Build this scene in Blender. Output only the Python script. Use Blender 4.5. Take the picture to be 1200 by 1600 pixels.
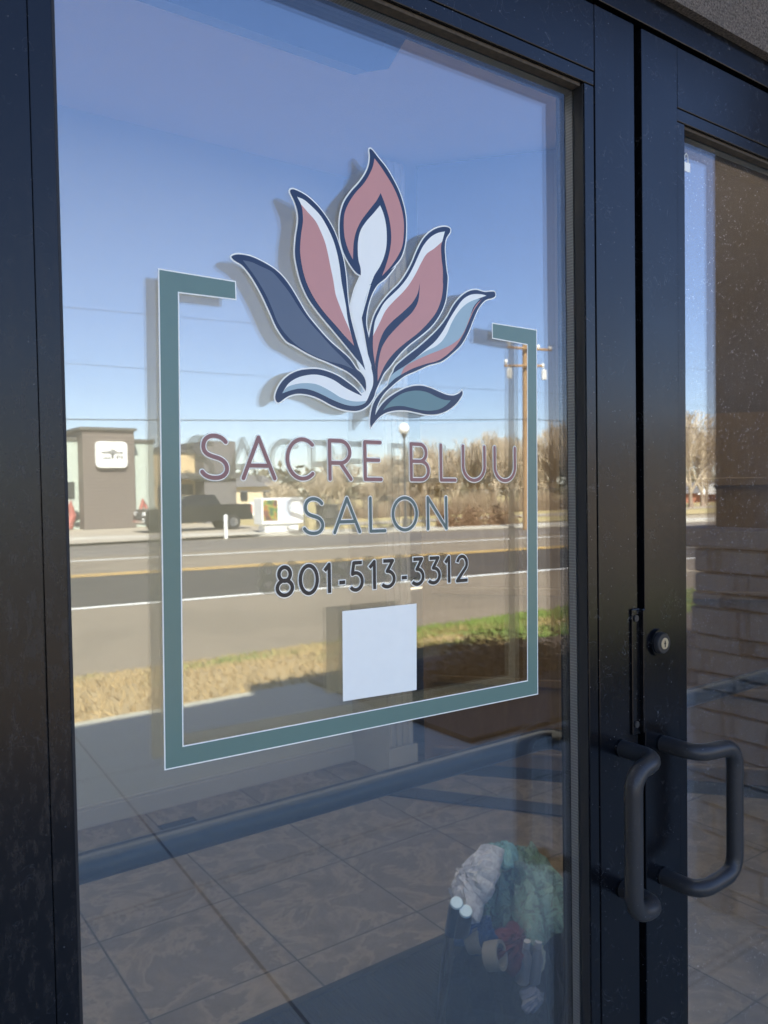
import bpy, bmesh, math, random
from mathutils import Vector, Matrix, geometry
from math import sin, cos, pi, radians

for o in list(bpy.data.objects):
    bpy.data.objects.remove(o)
scene = bpy.context.scene
COL = scene.collection

# ------------------------------------------------------------------ camera
YAW, PITCH, ROLL = 0.618660, -0.030957, -0.016016
CAM = Vector((0.0, -0.74, 1.52))
d = Vector((sin(YAW)*cos(PITCH), cos(YAW)*cos(PITCH), sin(PITCH)))
r0 = d.cross(Vector((0, 0, 1))).normalized(); u0 = r0.cross(d)
rr = cos(ROLL)*r0 + sin(ROLL)*u0; uu = -sin(ROLL)*r0 + cos(ROLL)*u0
cam = bpy.data.cameras.new('camera'); camo = bpy.data.objects.new('camera', cam); COL.objects.link(camo)
camo.matrix_world = Matrix(((rr.x, uu.x, -d.x, CAM.x), (rr.y, uu.y, -d.y, CAM.y), (rr.z, uu.z, -d.z, CAM.z), (0, 0, 0, 1)))
cam.sensor_fit = 'VERTICAL'; cam.sensor_height = 36.0; cam.lens = 1246.9/1600*36
cam.clip_start = 0.02; cam.clip_end = 3000
cam.dof.use_dof = True; cam.dof.focus_distance = 0.95; cam.dof.aperture_fstop = 11.0
scene.camera = camo
scene.render.resolution_x = 768; scene.render.resolution_y = 1024

# ------------------------------------------------------------------ sky, sun, exposure
SUN_AZ = math.atan2(-0.35, 1.0); SUN_EL = radians(49)
w = bpy.data.worlds.new('World'); scene.world = w; w.use_nodes = True
nt = w.node_tree; nt.nodes.clear()
sky = nt.nodes.new('ShaderNodeTexSky'); sky.sky_type = 'NISHITA'; sky.sun_disc = False
sky.sun_elevation = SUN_EL; sky.sun_rotation = SUN_AZ; sky.altitude = 1300; sky.air_density = 1.0; sky.dust_density = 0.5; sky.ozone_density = 2.0
bg = nt.nodes.new('ShaderNodeBackground'); bg.inputs[1].default_value = 0.104
wo = nt.nodes.new('ShaderNodeOutputWorld')
gm = nt.nodes.new('ShaderNodeGamma'); gm.inputs[1].default_value = 0.70; nt.links.new(sky.outputs[0], gm.inputs[0])
tn = nt.nodes.new('ShaderNodeMix'); tn.data_type = 'RGBA'; tn.blend_type = 'MULTIPLY'; tn.inputs[0].default_value = 1; tn.inputs[7].default_value = (1.0, .965, 1.0, 1)
nt.links.new(gm.outputs[0], tn.inputs[6]); hs = nt.nodes.new('ShaderNodeHueSaturation'); hs.inputs['Hue'].default_value = .510; hs.inputs['Saturation'].default_value = 1.32; hs.inputs['Value'].default_value = .93; nt.links.new(tn.outputs[2], hs.inputs['Color']); nt.links.new(hs.outputs[0], bg.inputs[0]); nt.links.new(bg.outputs[0], wo.inputs[0])
sl = bpy.data.lights.new('sun', 'SUN'); sl.energy = 3.4; sl.angle = radians(0.53); sl.color = (1, 0.93, 0.82)
so = bpy.data.objects.new('sun', sl); COL.objects.link(so)
sd = Vector((sin(SUN_AZ)*cos(SUN_EL), cos(SUN_AZ)*cos(SUN_EL), sin(SUN_EL)))
so.rotation_euler = (-sd).to_track_quat('-Z', 'Y').to_euler()
vs = scene.view_settings; vs.view_transform = 'Standard'; vs.look = 'None'; vs.exposure = 2.97; vs.gamma = 1
cy = scene.cycles
cy.max_bounces = 14; cy.transparent_max_bounces = 32; cy.glossy_bounces = 8; cy.diffuse_bounces = 4; cy.transmission_bounces = 8
cy.sample_clamp_indirect = 6

# ------------------------------------------------------------------ helpers
def tag(o, label=None, cat=None, group=None, kind=None):
    if label: o['label'] = label
    if cat: o['category'] = cat
    if group: o['group'] = group
    if kind: o['kind'] = kind
    return o
def empty(name, loc=(0, 0, 0), rz=0.0):
    o = bpy.data.objects.new(name, None); COL.objects.link(o); o.location = loc; o.rotation_euler = (0, 0, rz); o.empty_display_size = .1
    return o
def children(o): return [c for c in bpy.data.objects if c.parent == o]
class MB:
    def __init__(s): s.v = []; s.f = []; s.m = []
    def quad(s, a, b, c, e, m=0):
        n = len(s.v); s.v += [tuple(a), tuple(b), tuple(c), tuple(e)]; s.f.append((n, n+1, n+2, n+3)); s.m.append(m)
    def poly(s, pts, m=0):
        n = len(s.v); s.v += [tuple(p) for p in pts]; s.f.append(tuple(range(n, n+len(pts)))); s.m.append(m)
    def box(s, x0, x1, y0, y1, z0, z1, m=0, rz=0, c=None):
        P = [(x0, y0, z0), (x1, y0, z0), (x1, y1, z0), (x0, y1, z0), (x0, y0, z1), (x1, y0, z1), (x1, y1, z1), (x0, y1, z1)]
        if rz:
            cx, cyy = c if c else ((x0+x1)/2, (y0+y1)/2)
            P = [(cx+(x-cx)*cos(rz)-(y-cyy)*sin(rz), cyy+(x-cx)*sin(rz)+(y-cyy)*cos(rz), z) for x, y, z in P]
        n = len(s.v); s.v += P
        for f in ((0, 3, 2, 1), (4, 5, 6, 7), (0, 1, 5, 4), (1, 2, 6, 5), (2, 3, 7, 6), (3, 0, 4, 7)):
            s.f.append(tuple(n+i for i in f)); s.m.append(m)
    def tube(s, pts, rad, seg=12, m=0, caps=True):
        pts = [Vector(p) for p in pts]; N = len(pts)
        rads = rad if isinstance(rad, (list, tuple)) else [rad]*N
        T = []
        for i in range(N):
            a = pts[max(i-1, 0)]; b = pts[min(i+1, N-1)]; T.append((b-a).normalized())
        ref = Vector((0, 0, 1)) if abs(T[0].z) < .9 else Vector((1, 0, 0))
        nrm = (ref - T[0]*ref.dot(T[0])).normalized()
        n0 = len(s.v)
        for i in range(N):
            nrm = (nrm - T[i]*nrm.dot(T[i])).normalized(); bi = T[i].cross(nrm)
            for k in range(seg):
                a = 2*pi*k/seg; s.v.append(tuple(pts[i] + (nrm*cos(a)+bi*sin(a))*rads[i]))
        for i in range(N-1):
            for k in range(seg):
                k2 = (k+1) % seg
                s.f.append((n0+i*seg+k, n0+i*seg+k2, n0+(i+1)*seg+k2, n0+(i+1)*seg+k)); s.m.append(m)
        if caps:
            s.f.append(tuple(n0+k for k in range(seg))[::-1]); s.m.append(m)
            s.f.append(tuple(n0+(N-1)*seg+k for k in range(seg))); s.m.append(m)
    def cyl(s, p, q, r, seg=20, m=0): s.tube([p, q], r, seg, m)
    def ball(s, c, r, seg=16, rings=10, m=0, sc=(1, 1, 1)):
        n0 = len(s.v)
        for i in range(rings+1):
            t = pi*i/rings
            for k in range(seg):
                a = 2*pi*k/seg; s.v.append((c[0]+r*sc[0]*sin(t)*cos(a), c[1]+r*sc[1]*sin(t)*sin(a), c[2]+r*sc[2]*cos(t)))
        for i in range(rings):
            for k in range(seg):
                k2 = (k+1) % seg; s.f.append((n0+i*seg+k, n0+(i+1)*seg+k, n0+(i+1)*seg+k2, n0+i*seg+k2)); s.m.append(m)
    def build(s, name, mats, parent=None, smooth=False, bevel=0, seg=2, loc=None):
        me = bpy.data.meshes.new(name); me.from_pydata(s.v, [], s.f)
        if not isinstance(mats, (list, tuple)): mats = [mats]
        for mm in mats: me.materials.append(mm)
        if len(mats) > 1: me.polygons.foreach_set('material_index', s.m)
        me.update()
        bm = bmesh.new(); bm.from_mesh(me); bmesh.ops.recalc_face_normals(bm, faces=bm.faces); bm.to_mesh(me); bm.free()
        if smooth:
            me.polygons.foreach_set('use_smooth', [True]*len(me.polygons))
            try: me.set_sharp_from_angle(angle=radians(38))
            except Exception: pass
        o = bpy.data.objects.new(name, me); COL.objects.link(o)
        if loc: o.location = loc
        if parent: o.parent = parent
        if bevel:
            b = o.modifiers.new('bevel', 'BEVEL'); b.width = bevel; b.segments = seg; b.limit_method = 'ANGLE'; b.angle_limit = radians(40)
        return o
def one(name, mats, parent, *a, **k):
    bev = k.pop('bevel', 0); m = MB(); m.box(*a, **k); return m.build(name, mats, parent, bevel=bev)

# ------------------------------------------------------------------ materials
class NT:
    def __init__(s, name):
        s.m = bpy.data.materials.new(name); s.m.use_nodes = True; s.t = s.m.node_tree; s.t.nodes.clear()
        s.out = s.n('ShaderNodeOutputMaterial')
    def n(s, typ, **k):
        o = s.t.nodes.new(typ)
        for a, b in k.items(): setattr(o, a, b)
        return o
    def l(s, a, b): s.t.links.new(a, b)
    def coord(s, scale=(1, 1, 1)):
        g = s.n('ShaderNodeNewGeometry'); mp = s.n('ShaderNodeMapping'); mp.inputs['Scale'].default_value = scale
        s.l(g.outputs['Position'], mp.inputs[0]); return mp.outputs[0]
    def noise(s, scale, detail=4, rough=.55, vec=None, dist=0):
        x = s.n('ShaderNodeTexNoise'); x.inputs['Scale'].default_value = scale; x.inputs['Detail'].default_value = detail
        x.inputs['Roughness'].default_value = rough; x.inputs['Distortion'].default_value = dist
        s.l(vec if vec else s.coord(), x.inputs['Vector']); return x.outputs['Fac']
    def voro(s, scale, vec=None, feat='F1', out='Distance', rnd=1.0):
        x = s.n('ShaderNodeTexVoronoi'); x.feature = feat; x.inputs['Scale'].default_value = scale
        x.inputs['Randomness'].default_value = rnd
        s.l(vec if vec else s.coord(), x.inputs['Vector']); return x.outputs[out]
    def ramp(s, fac, stops):
        x = s.n('ShaderNodeValToRGB'); e = x.color_ramp.elements
        while len(e) < len(stops): e.new(.5)
        for i, (p, c) in enumerate(stops):
            e[i].position = p; e[i].color = (c[0], c[1], c[2], 1) if isinstance(c, tuple) else (c, c, c, 1)
        s.l(fac, x.inputs[0]); return x.outputs[0]
    def math(s, op, a, b=0.0, c=None):
        x = s.n('ShaderNodeMath', operation=op)
        for i, v in enumerate((a, b) if c is None else (a, b, c)):
            if isinstance(v, (int, float)): x.inputs[i].default_value = v
            else: s.l(v, x.inputs[i])
        return x.outputs[0]
    def mix(s, fac, a, b, mode='MIX'):
        x = s.n('ShaderNodeMix', data_type='RGBA', blend_type=mode)
        for i, v in ((0, fac), (6, a), (7, b)):
            if isinstance(v, (int, float)): x.inputs[i].default_value = v if i == 0 else (v, v, v, 1)
            elif isinstance(v, tuple): x.inputs[i].default_value = v + (1,)
            else: s.l(v, x.inputs[i])
        return x.outputs[2]
    def bump(s, h, strength=.3, dist=.01):
        x = s.n('ShaderNodeBump'); x.inputs['Strength'].default_value = strength; x.inputs['Distance'].default_value = dist
        s.l(h, x.inputs['Height']); return x.outputs[0]
    def pbr(s, col, rough=.6, metal=0, bump=None, spec=.5, ior=1.5, **k):
        p = s.n('ShaderNodeBsdfPrincipled')
        def st(nm, v):
            if isinstance(v, (int, float)): p.inputs[nm].default_value = v
            elif isinstance(v, tuple): p.inputs[nm].default_value = v + (1,) if len(v) == 3 else v
            else: s.l(v, p.inputs[nm])
        st('Base Color', col); st('Roughness', rough); st('Metallic', metal); p.inputs['IOR'].default_value = ior
        for a, b in k.items(): st(a, b)
        if bump: s.l(bump, p.inputs['Normal'])
        s.l(p.outputs[0], s.out.inputs[0]); return p
def simple(name, col, rough=.6, var=.12, scale=6, bumpd=0, metal=0, **k):
    s = NT(name); nz = s.noise(scale, 5)
    c = s.mix(nz, tuple(x*(1-var) for x in col), tuple(min(1, x*(1+var)) for x in col))
    b = s.bump(s.noise(scale*8, 4), .4, bumpd) if bumpd else None
    s.pbr(c, rough, metal, b, **k); return s.m

# painted aluminium of the door: near black, weathered, specks of dust and fine scratches
def metal_mat(name, base, rough, speck=1.0, streak=0.0):
    s = NT(name)
    n1 = s.noise(9, 6, .65); n2 = s.noise(2.2, 4, .5, s.coord((1, 1, .35)))
    v = s.voro(110, s.coord((1, 1, 1))); dots = s.ramp(v, [(.0, 1.0), (.06, .8), (.085, .0)])
    gate = s.ramp(s.noise(24, 3), [(.44, 0.0), (.58, 1.0)])
    sp = s.math('MULTIPLY', s.math('MULTIPLY', dots, gate), .75*speck)
    scr = s.math('MULTIPLY', s.ramp(s.noise(42, 2, .5, s.coord((1, 1, 1)), 1.6), [(.58, 0.0), (.588, 1.0), (.596, 0.0)]), s.ramp(s.noise(14, 3), [(.47, 0.0), (.58, 1.0)]))
    c = s.mix(n1, tuple(x*.75 for x in base), tuple(x*1.35 for x in base))
    blot = s.ramp(s.noise(110, 6, .75, s.coord((1, 1, .35))), [(.48, 0.0), (.6, 1.0)])
    low = s.ramp(n2, [(.45, 0.0), (.6, 1.0)])
    bl = s.math('MULTIPLY', s.math('MULTIPLY', blot, low), streak)
    c = s.mix(bl, c, (.06, .052, .045))
    c = s.mix(s.math('ADD', sp, s.math('MULTIPLY', scr, .25*speck)), c, (.5, .5, .5))
    r = s.math('ADD', s.math('ADD', rough, s.math('MULTIPLY', n1, .14)), s.math('MULTIPLY', bl, .3))
    b = s.bump(s.noise(420, 3), .06, .001)
    s.pbr(c, r, 0, b, ior=1.40); return s.m
M = {}
M['frame'] = metal_mat('black_painted_aluminium', (.0035, .004, .005), .15, .55, .0)
M['frame_worn'] = metal_mat('weathered_black_aluminium', (.0035, .004, .005), .16, .2, .22)
M['tube'] = metal_mat('satin_black_tube', (.031, .030, .028), .30, .5)
M['bar'] = metal_mat('black_bar_enamel', (.007, .007, .008), .26, .1)
M['gasket'] = simple('black_rubber', (.012, .012, .012), .6)
M['spacer'] = None
s = NT('spacer_bar_metal')
dz = s.n('ShaderNodeSeparateXYZ'); s.l(s.coord(), dz.inputs[0])
wv = s.math('SINE', s.math('MULTIPLY', s.math('ADD', dz.outputs[2], dz.outputs[0]), 2*pi/.0042))
c = s.mix(s.ramp(wv, [(.75, 0.0), (.9, 1.0)]), (.17, .168, .165), (.30, .295, .285))
s.pbr(c, .4, .2); M['spacer'] = s.m
M['bead_dirty'] = simple('dirty_glazing_channel', (.065, .048, .03), .9, .8, 160)
def glass(name, ior, tint, dust=0.0, base=0.0):
    s = NT(name)
    fr = s.n('ShaderNodeFresnel'); fr.inputs['IOR'].default_value = ior
    # same reflectance seen from either face
    g = s.n('ShaderNodeNewGeometry')
    tr = s.n('ShaderNodeBsdfTransparent'); tr.inputs[0].default_value = tint + (1,)
    gl = s.n('ShaderNodeBsdfGlossy'); gl.inputs['Roughness'].default_value = 0.0; gl.inputs[0].default_value = (.97, .98, 1, 1)
    inc = s.n('ShaderNodeLayerWeight'); inc.inputs[0].default_value = .5
    # Schlick from |cos|: facing = 1-|cos|
    f5 = s.math('POWER', inc.outputs['Facing'], 5.0)
    F0 = ((ior-1)/(ior+1))**2
    fac = s.math('ADD', F0, s.math('MULTIPLY', f5, 1-F0))
    mx = s.n('ShaderNodeMixShader'); s.l(fac, mx.inputs[0]); s.l(tr.outputs[0], mx.inputs[1]); s.l(gl.outputs[0], mx.inputs[2])
    res = mx.outputs[0]
    if dust:
        df = s.n('ShaderNodeBsdfDiffuse'); df.inputs[0].default_value = (.75, .74, .72, 1)
        v = s.voro(185); dots = s.ramp(v, [(.0, 1.0), (.12, .7), (.2, 0.0)])
        gate = s.ramp(s.noise(75, 3), [(.46, 0.0), (.56, 1.0)])
        v2 = s.voro(900); d2 = s.ramp(v2, [(.0, .5), (.2, 0.0)])
        film = s.ramp(s.noise(5, 5, .6), [(.35, 0.0), (.75, .12)])
        fc = s.math('MULTIPLY', s.math('ADD', s.math('ADD', s.math('MULTIPLY', dots, gate), s.math('MULTIPLY', d2, .35)), s.math('MULTIPLY', film, base)), dust)
        m2 = s.n('ShaderNodeMixShader'); s.l(fc, m2.inputs[0]); s.l(res, m2.inputs[1]); s.l(df.outputs[0], m2.inputs[2]); res = m2.outputs[0]
    s.l(res, s.out.inputs[0]); return s.m
M['glass_out'] = glass('outer_pane_glass', 1.58, (.97, .985, .98), .03, .3)
M['glass_out_dusty'] = glass('dusty_outer_pane_glass', 1.58, (.97, .985, .98), .55, .3)
M['glass_in'] = glass('inner_pane_glass', 2.15, (.95, .965, .955))
def vinyl(name, col):
    s = NT(name); nz = s.noise(55, 3)
    c = s.mix(nz, tuple(x*.97 for x in col), tuple(min(1, x*1.03) for x in col))
    b = s.bump(s.noise(650, 2, .5), .10, .0006)
    s.pbr(c, .22, 0, b, ior=1.42); return s.m
VIN = {'white': (.97, .95, .81), 'navy': (.022, .038, .080), 'pink': (.62, .29, .235), 'slate': (.12, .145, .18), 'lightblue': (.38, .50, .50),
       'teal': (.15, .26, .25), 'green': (.150, .232, .182), 'mauve': (.30, .14, .12), 'sage': (.115, .165, .145), 'ink': (.028, .029, .029)}
for k_ in VIN: M['v_'+k_] = vinyl('vinyl_'+k_, VIN[k_])
s = NT('grey_sprayed_stucco')
n1 = s.ramp(s.noise(260, 4, .75), [(.36, 0.0), (.64, 1.0)]); n2 = s.noise(7, 4); v = s.ramp(s.voro(170), [(0, 1.0), (.2, 0.0)])
c = s.mix(n1, (.07, .056, .042), (.46, .385, .31)); c = s.mix(s.math('MULTIPLY', n2, .5), c, (.15, .14, .13)); c = s.mix(s.math('MULTIPLY', v, .35), c, (.6, .6, .58))
s.pbr(c, .95, 0, s.bump(n1, .9, .004)); M['stucco'] = s.m
s = NT('brown_stucco')
n1 = s.noise(120, 5, .7); c = s.mix(n1, (.08, .06, .045), (.19, .145, .11)); s.pbr(c, .95, 0, s.bump(n1, .9, .004)); M['stucco_brown'] = s.m
s = NT('grey_ledge_stone')
n1 = s.noise(14, 6, .65); n2 = s.noise(3, 3); c = s.mix(n1, (.13, .125, .12), (.30, .29, .27)); c = s.mix(s.math('MULTIPLY', n2, .6), c, (.19, .17, .15))
s.pbr(c, .9, 0, s.bump(n1, .8, .02)); M['stone'] = s.m
M['stone_joint'] = simple('dark_mortar', (.06, .057, .053), .95)
# ------------------------------------------------------------------ storefront facade
WZ = 5.45
bld = empty('storefront_building', (1.0, 0.1, 0))
tag(bld, 'grey stucco storefront wall above and around the black double doors', 'building')
bld.matrix_world.translation = (0, 0, 0); bld.location = (0, 0, 0)
m = MB()
m.box(-9, -.02, -.015, .12, 0, WZ); m.box(2.00, 3.2, -.015, .12, 0, WZ); m.box(3.201, 9, -.015, .12, 0, 4.75); m.box(-.018, 1.998, -.0148, .12, 2.2345, WZ); m.box(1.0, 2.5, -.014, .119, WZ+.001, WZ+.55)
m.build('wall', M['stucco'], bld)
def side_column(x0, x1):
    c = MB(); c.box(x0, x1, -.86, -.018, 1.36, WZ+.1); cc = c.build('column', M['stucco_brown'], bld)
    rnd = random.Random(int(x0*10)+50); st = MB(); st2 = MB()
    st2.box(x0-.02, x1+.02, -.88, -.02, 0, 1.29)
    z = 0.0
    while z < 1.27:
        h = min(rnd.choice((.055, .07, .085, .10)), 1.285-z)
        if h < .03: break
        for face in range(3):   # outer (-y), towards door side, away side
            t = -.9 if face else x0-.05
            end = -.02 if face else x1+.05
            while t < end-.03:
                wd = min(rnd.uniform(.09, .22), end-t); pr = rnd.uniform(.015, .06)
                if face == 0: st.box(t+.004, t+wd-.004, -.88-pr, -.85, z+.004, z+h-.004)
                elif face == 1: st.box(x0-.02-pr, x0+.02, t+.004, t+wd-.004, z+.004, z+h-.004)
                else: st.box(x1-.02, x1+.02+pr, t+.004, t+wd-.004, z+.004, z+h-.004)
                t += wd
        z += h
    s1 = st2.build('mortar_core', M['stone_joint'], cc)
    s2 = st.build('stone_veneer', M['stone'], cc, bevel=.007, seg=2)
    cp = MB(); cp.box(x0-.085, x1+.085, -.945, -.02, 1.29, 1.36); cp.build('cap_stone', M['stone'], cc, bevel=.01)
side_column(2.63, 3.7); side_column(-1.75, -.75)
# roof slab and the shaded side walls of the building
m = MB(); m.box(-8.8, 8.8, 1.56, 8.8, 3.301, 3.45); m.box(-8.8, 8.8, .121, .2, 3.301, 3.45); m.box(-8.8, -3, .2, 1.56, 3.301, 3.45); m.box(5, 8.8, .2, 1.56, 3.301, 3.45); m.build('roof', M['stucco'], bld)  # opening left so sun reaches the added ceiling panel
m = MB(); m.box(-.749, 2.629, -.86, -.0155, 2.92, 3.1); m.build('sky_block_slab', M['stucco'], bld)  # unseen slab added over the entry to cut sky light on the doors
m = MB(); m.box(-9, -8.8, .121, 9, 0, WZ-.502); m.box(8.8, 9, .121, 9, 0, WZ-.502); m.box(-8.798, 8.798, 8.8, 9, 0, WZ-.502); m.build('wall', M['stucco'], bld)
m = MB(); m.box(-9.05, .998, -.03, .13, WZ+.001, WZ+.06); m.box(3.202, 9.05, -.03, .13, 4.751, 4.81); m.build('parapet_cap', M['frame'], bld)

# ------------------------------------------------------------------ room behind the doors
s = NT('slate_look_floor_tile')
P = s.coord()
sep = s.n('ShaderNodeSeparateXYZ'); s.l(P, sep.inputs[0])
def gridline(axis, off, size, wdt):
    t = s.math('DIVIDE', s.math('SUBTRACT', sep.outputs[axis], off-size*40), size)
    fr = s.math('FRACT', t); dd = s.math('MINIMUM', fr, s.math('SUBTRACT', 1.0, fr))
    return s.math('LESS_THAN', dd, wdt/size), s.math('FLOOR', t)
gx, ix = gridline(0, .733, .487, .0035); gy, iy = gridline(1, 1.495, .495, .0035)
joint = s.math('MAXIMUM', gx, gy)
cmb = s.n('ShaderNodeCombineXYZ'); s.l(s.math('MULTIPLY', ix, 7.31), cmb.inputs[0]); s.l(s.math('MULTIPLY', iy, 3.77), cmb.inputs[1])
add = s.n('ShaderNodeVectorMath', operation='ADD'); s.l(P, add.inputs[0]); s.l(cmb.outputs[0], add.inputs[1])
n1 = s.noise(4.2, 10, .68, add.outputs[0], .5); n2 = s.noise(16, 6, .6, add.outputs[0])
c = s.ramp(n1, [(.28, (.075, .060, .045)), (.45, (.175, .138, .10)), (.50, (.27, .215, .155)), (.53, (.13, .104, .078)), (.74, (.24, .19, .14))])
c = s.mix(s.math('MULTIPLY', n2, .35), c, (.16, .15, .15))
c = s.mix(joint, c, (.035, .032, .03))
s.pbr(c, .42, 0, s.bump(s.mix(joint, n1, 0.0), .25, .004)); M['tile'] = s.m
fl = MB(); fl.box(-4, 6, .121, 6.5, -.05, 0); f_ = fl.build('floor', M['tile']); tag(f_, kind='structure')
M['wallpaint'] = simple('warm_white_wall_paint', (.47, .47, .41), .7, .04, 3)
M['ceiling'] = simple('tan_ceiling', (.80, .60, .42), .9, .05, 5)
M['trim'] = simple('white_painted_trim', (.42, .41, .38), .4, .05, 4)
m = MB(); m.box(-4, 2.5, 2.97, 3.1, 0, 3.22); tag(m.build('wall_back', M['wallpaint']), kind='structure')
m = MB(); m.box(-3.5, -3.35, .121, 2.969, 0, 3.22); tag(m.build('wall_left', M['wallpaint']), kind='structure')
m = MB(); m.box(-4, 6, 1.56, 6.5, 3.221, 3.3); m.box(-4, 6, .1215, .199, 3.221, 3.3); m.box(-4, -3, .2, 1.559, 3.221, 3.3); m.box(5, 6, .2, 1.559, 3.221, 3.3); tag(m.build('ceiling', M['ceiling']), kind='structure')
s = NT('opal_fill_panel'); tl_ = s.n('ShaderNodeBsdfTranslucent'); tl_.inputs[0].default_value = (.56, .52, .46, 1); s.l(tl_.outputs[0], s.out.inputs[0])
sk = MB(); sk.quad((-3, .2, 3.26), (5, .2, 3.26), (5, 1.56, 3.26), (-3, 1.56, 3.26)); tag(sk.build('fill_panel', s.m), 'unseen opal panel added in the lobby ceiling to brighten the room', 'fill_panel')  # added panel, out of view, passes sunlight down to brighten the room
bb = MB(); bb.box(-3.34, 2.498, 2.952, 2.969, 0, .085); bb.box(-3.34, 2.498, 2.958, 2.969, .086, .10)
tag(bb.build('baseboard', M['trim'], bevel=.003), 'white moulded baseboard along the pale back wall inside the left door', 'baseboard')
# cased opening: fluted jamb at the end of the back wall
jc = MB(); jc.box(2.40, 2.56, 2.62, 2.968, 0, 3.2)
for k in range(4): jc.box(2.405+.04*k, 2.425+.04*k, 2.608, 2.6195, .16, 3.2)
jc.box(2.385, 2.575, 2.60, 2.6075, 0, .155)
tag(jc.build('door_casing', M['trim'], bevel=.003), 'pale fluted door casing standing at the end of the back wall inside', 'door casing')
# angled wood panelling and door
s = NT('brown_stained_wood')
nz = s.noise(5, 6, .6, s.coord((6, 6, .8)), 1.2); c = s.ramp(nz, [(.3, (.12, .072, .029)), (.55, (.145, .09, .037)), (.75, (.17, .108, .046))])
s.pbr(c, .45, 0, s.bump(nz, .15, .003)); M['wood'] = s.m
ang = math.atan2(-.44, .36)
wd = empty('panelled_wood_wall', (2.62, 2.60, 0), ang); tag(wd, 'brown wooden panelling on the angled wall deep inside the left door', 'wood panelling')
m = MB(); m.box(0, 4.2, 0, .06, 0, 1.85); m.build('panel', M['wood'], wd); m = MB(); m.box(0, 4.2, .002, .06, 1.8501, 3.2); m.build('upper_wall', simple('dark_brown_wallpaper', (.085, .062, .045), .85, .06, 3), wd)
for z0, z1 in ((.12, .14), (.48, .52), (.95, .99), (1.5, 1.54)):
    m = MB(); m.box(.05, 4.15, -.02, -.001, z0, z1); m.build('rail', M['wood'], wd, bevel=.004)
m = MB(); m.box(0, 4.2, -.028, -.021, 0, .06); m.build('baseboard', M['gasket'], wd)
rb = MB(); rb.box(0, .95, -.06, .06, .001, .012)  # thin dark strip over the tiles before the panelling
rg = rb.build('floor_strip', simple('dark_strip', (.03, .032, .045), .9), bevel=.004, loc=(2.27, 2.5, 0)); rg.rotation_euler = (0, 0, math.atan2(-.75, .52))
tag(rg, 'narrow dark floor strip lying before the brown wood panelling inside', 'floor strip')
# black ribbed entrance mat
s = NT('ribbed_black_mat'); sp_ = s.n('ShaderNodeSeparateXYZ'); s.l(s.coord(), sp_.inputs[0])
rib = s.math('SINE', s.math('MULTIPLY', sp_.outputs[0], 2*pi/.012)); c = s.mix(s.noise(90, 3), (.010, .010, .011), (.022, .022, .024))
s.pbr(c, .95, 0, s.bump(rib, .5, .003)); M['mat'] = s.m
mt = empty('entrance_mat', (1.0, .75, 0)); tag(mt, 'black ribbed entrance mat on the tile floor just inside the doors', 'floor mat')
m = MB(); m.box(-.95, .84, -.50, .535, .001, .008); m.build('carpet', M['mat'], mt)
m = MB(); m.box(-.98, .87, .536, .565, .001, .012); m.box(-.98, .87, -.53, -.501, .001, .012); m.box(.841, .87, -.5, .535, .001, .012); m.box(-.98, -.951, -.5, .535, .001, .012)
m.build('rubber_border', M['gasket'], mt, bevel=.003)
# floor register by the back wall
fr = empty('floor_vent', (1.30, 2.70, 0)); tag(fr, 'dark metal floor vent set in the tiles near the back wall inside', 'floor vent')
m = MB(); m.box(-.085, .085, -.075, .075, .0005, .004); m.build('frame', M['gasket'], fr)
m = MB()
for k in range(9): m.box(-.075, .075, -.068+.016*k, -.060+.016*k, .0045, .008)
m.build('slat', simple('dark_bronze', (.05, .045, .05), .5, metal=.4), fr)

# ------------------------------------------------------------------ door frame
df = empty('door_frame', (.99, 0, 0)); tag(df, 'black aluminium door frame header and jambs around both glass doors', 'door frame')
def local(mb, par):
    ox = oy = oz = 0.0; q_ = par
    while q_ is not None: ox += q_.location[0]; oy += q_.location[1]; oz += q_.location[2]; q_ = q_.parent
    mb.v = [(x-ox, y-oy, z-oz) for x, y, z in mb.v]; return mb
m = MB(); m.box(-.0175, 1.9975, -.001, .115, 2.19, 2.2342); local(m, df).build('header', M['frame'], df, bevel=.0012)
for x0, x1 in ((-.0175, .066), (1.914, 1.9975)):
    m = MB(); m.box(x0, x1, -.001, .115, 0, 2.1895); local(m, df).build('jamb', M['frame_worn'], df, bevel=.0012)
m = MB(); m.box(.0665, 1.9135, .048, .114, 2.160, 2.1895); m.box(.985, 1.0, .046, .06, .02, 2.1595); local(m, df).build('weatherstrip', M['gasket'], df)
m = MB(); m.box(.0665, 1.9135, -.06, .115, .0005, .014); local(m, df).build('threshold', simple('threshold_aluminium', (.3, .3, .3), .35, metal=1), df)
TOPZ = 2.1825
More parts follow.
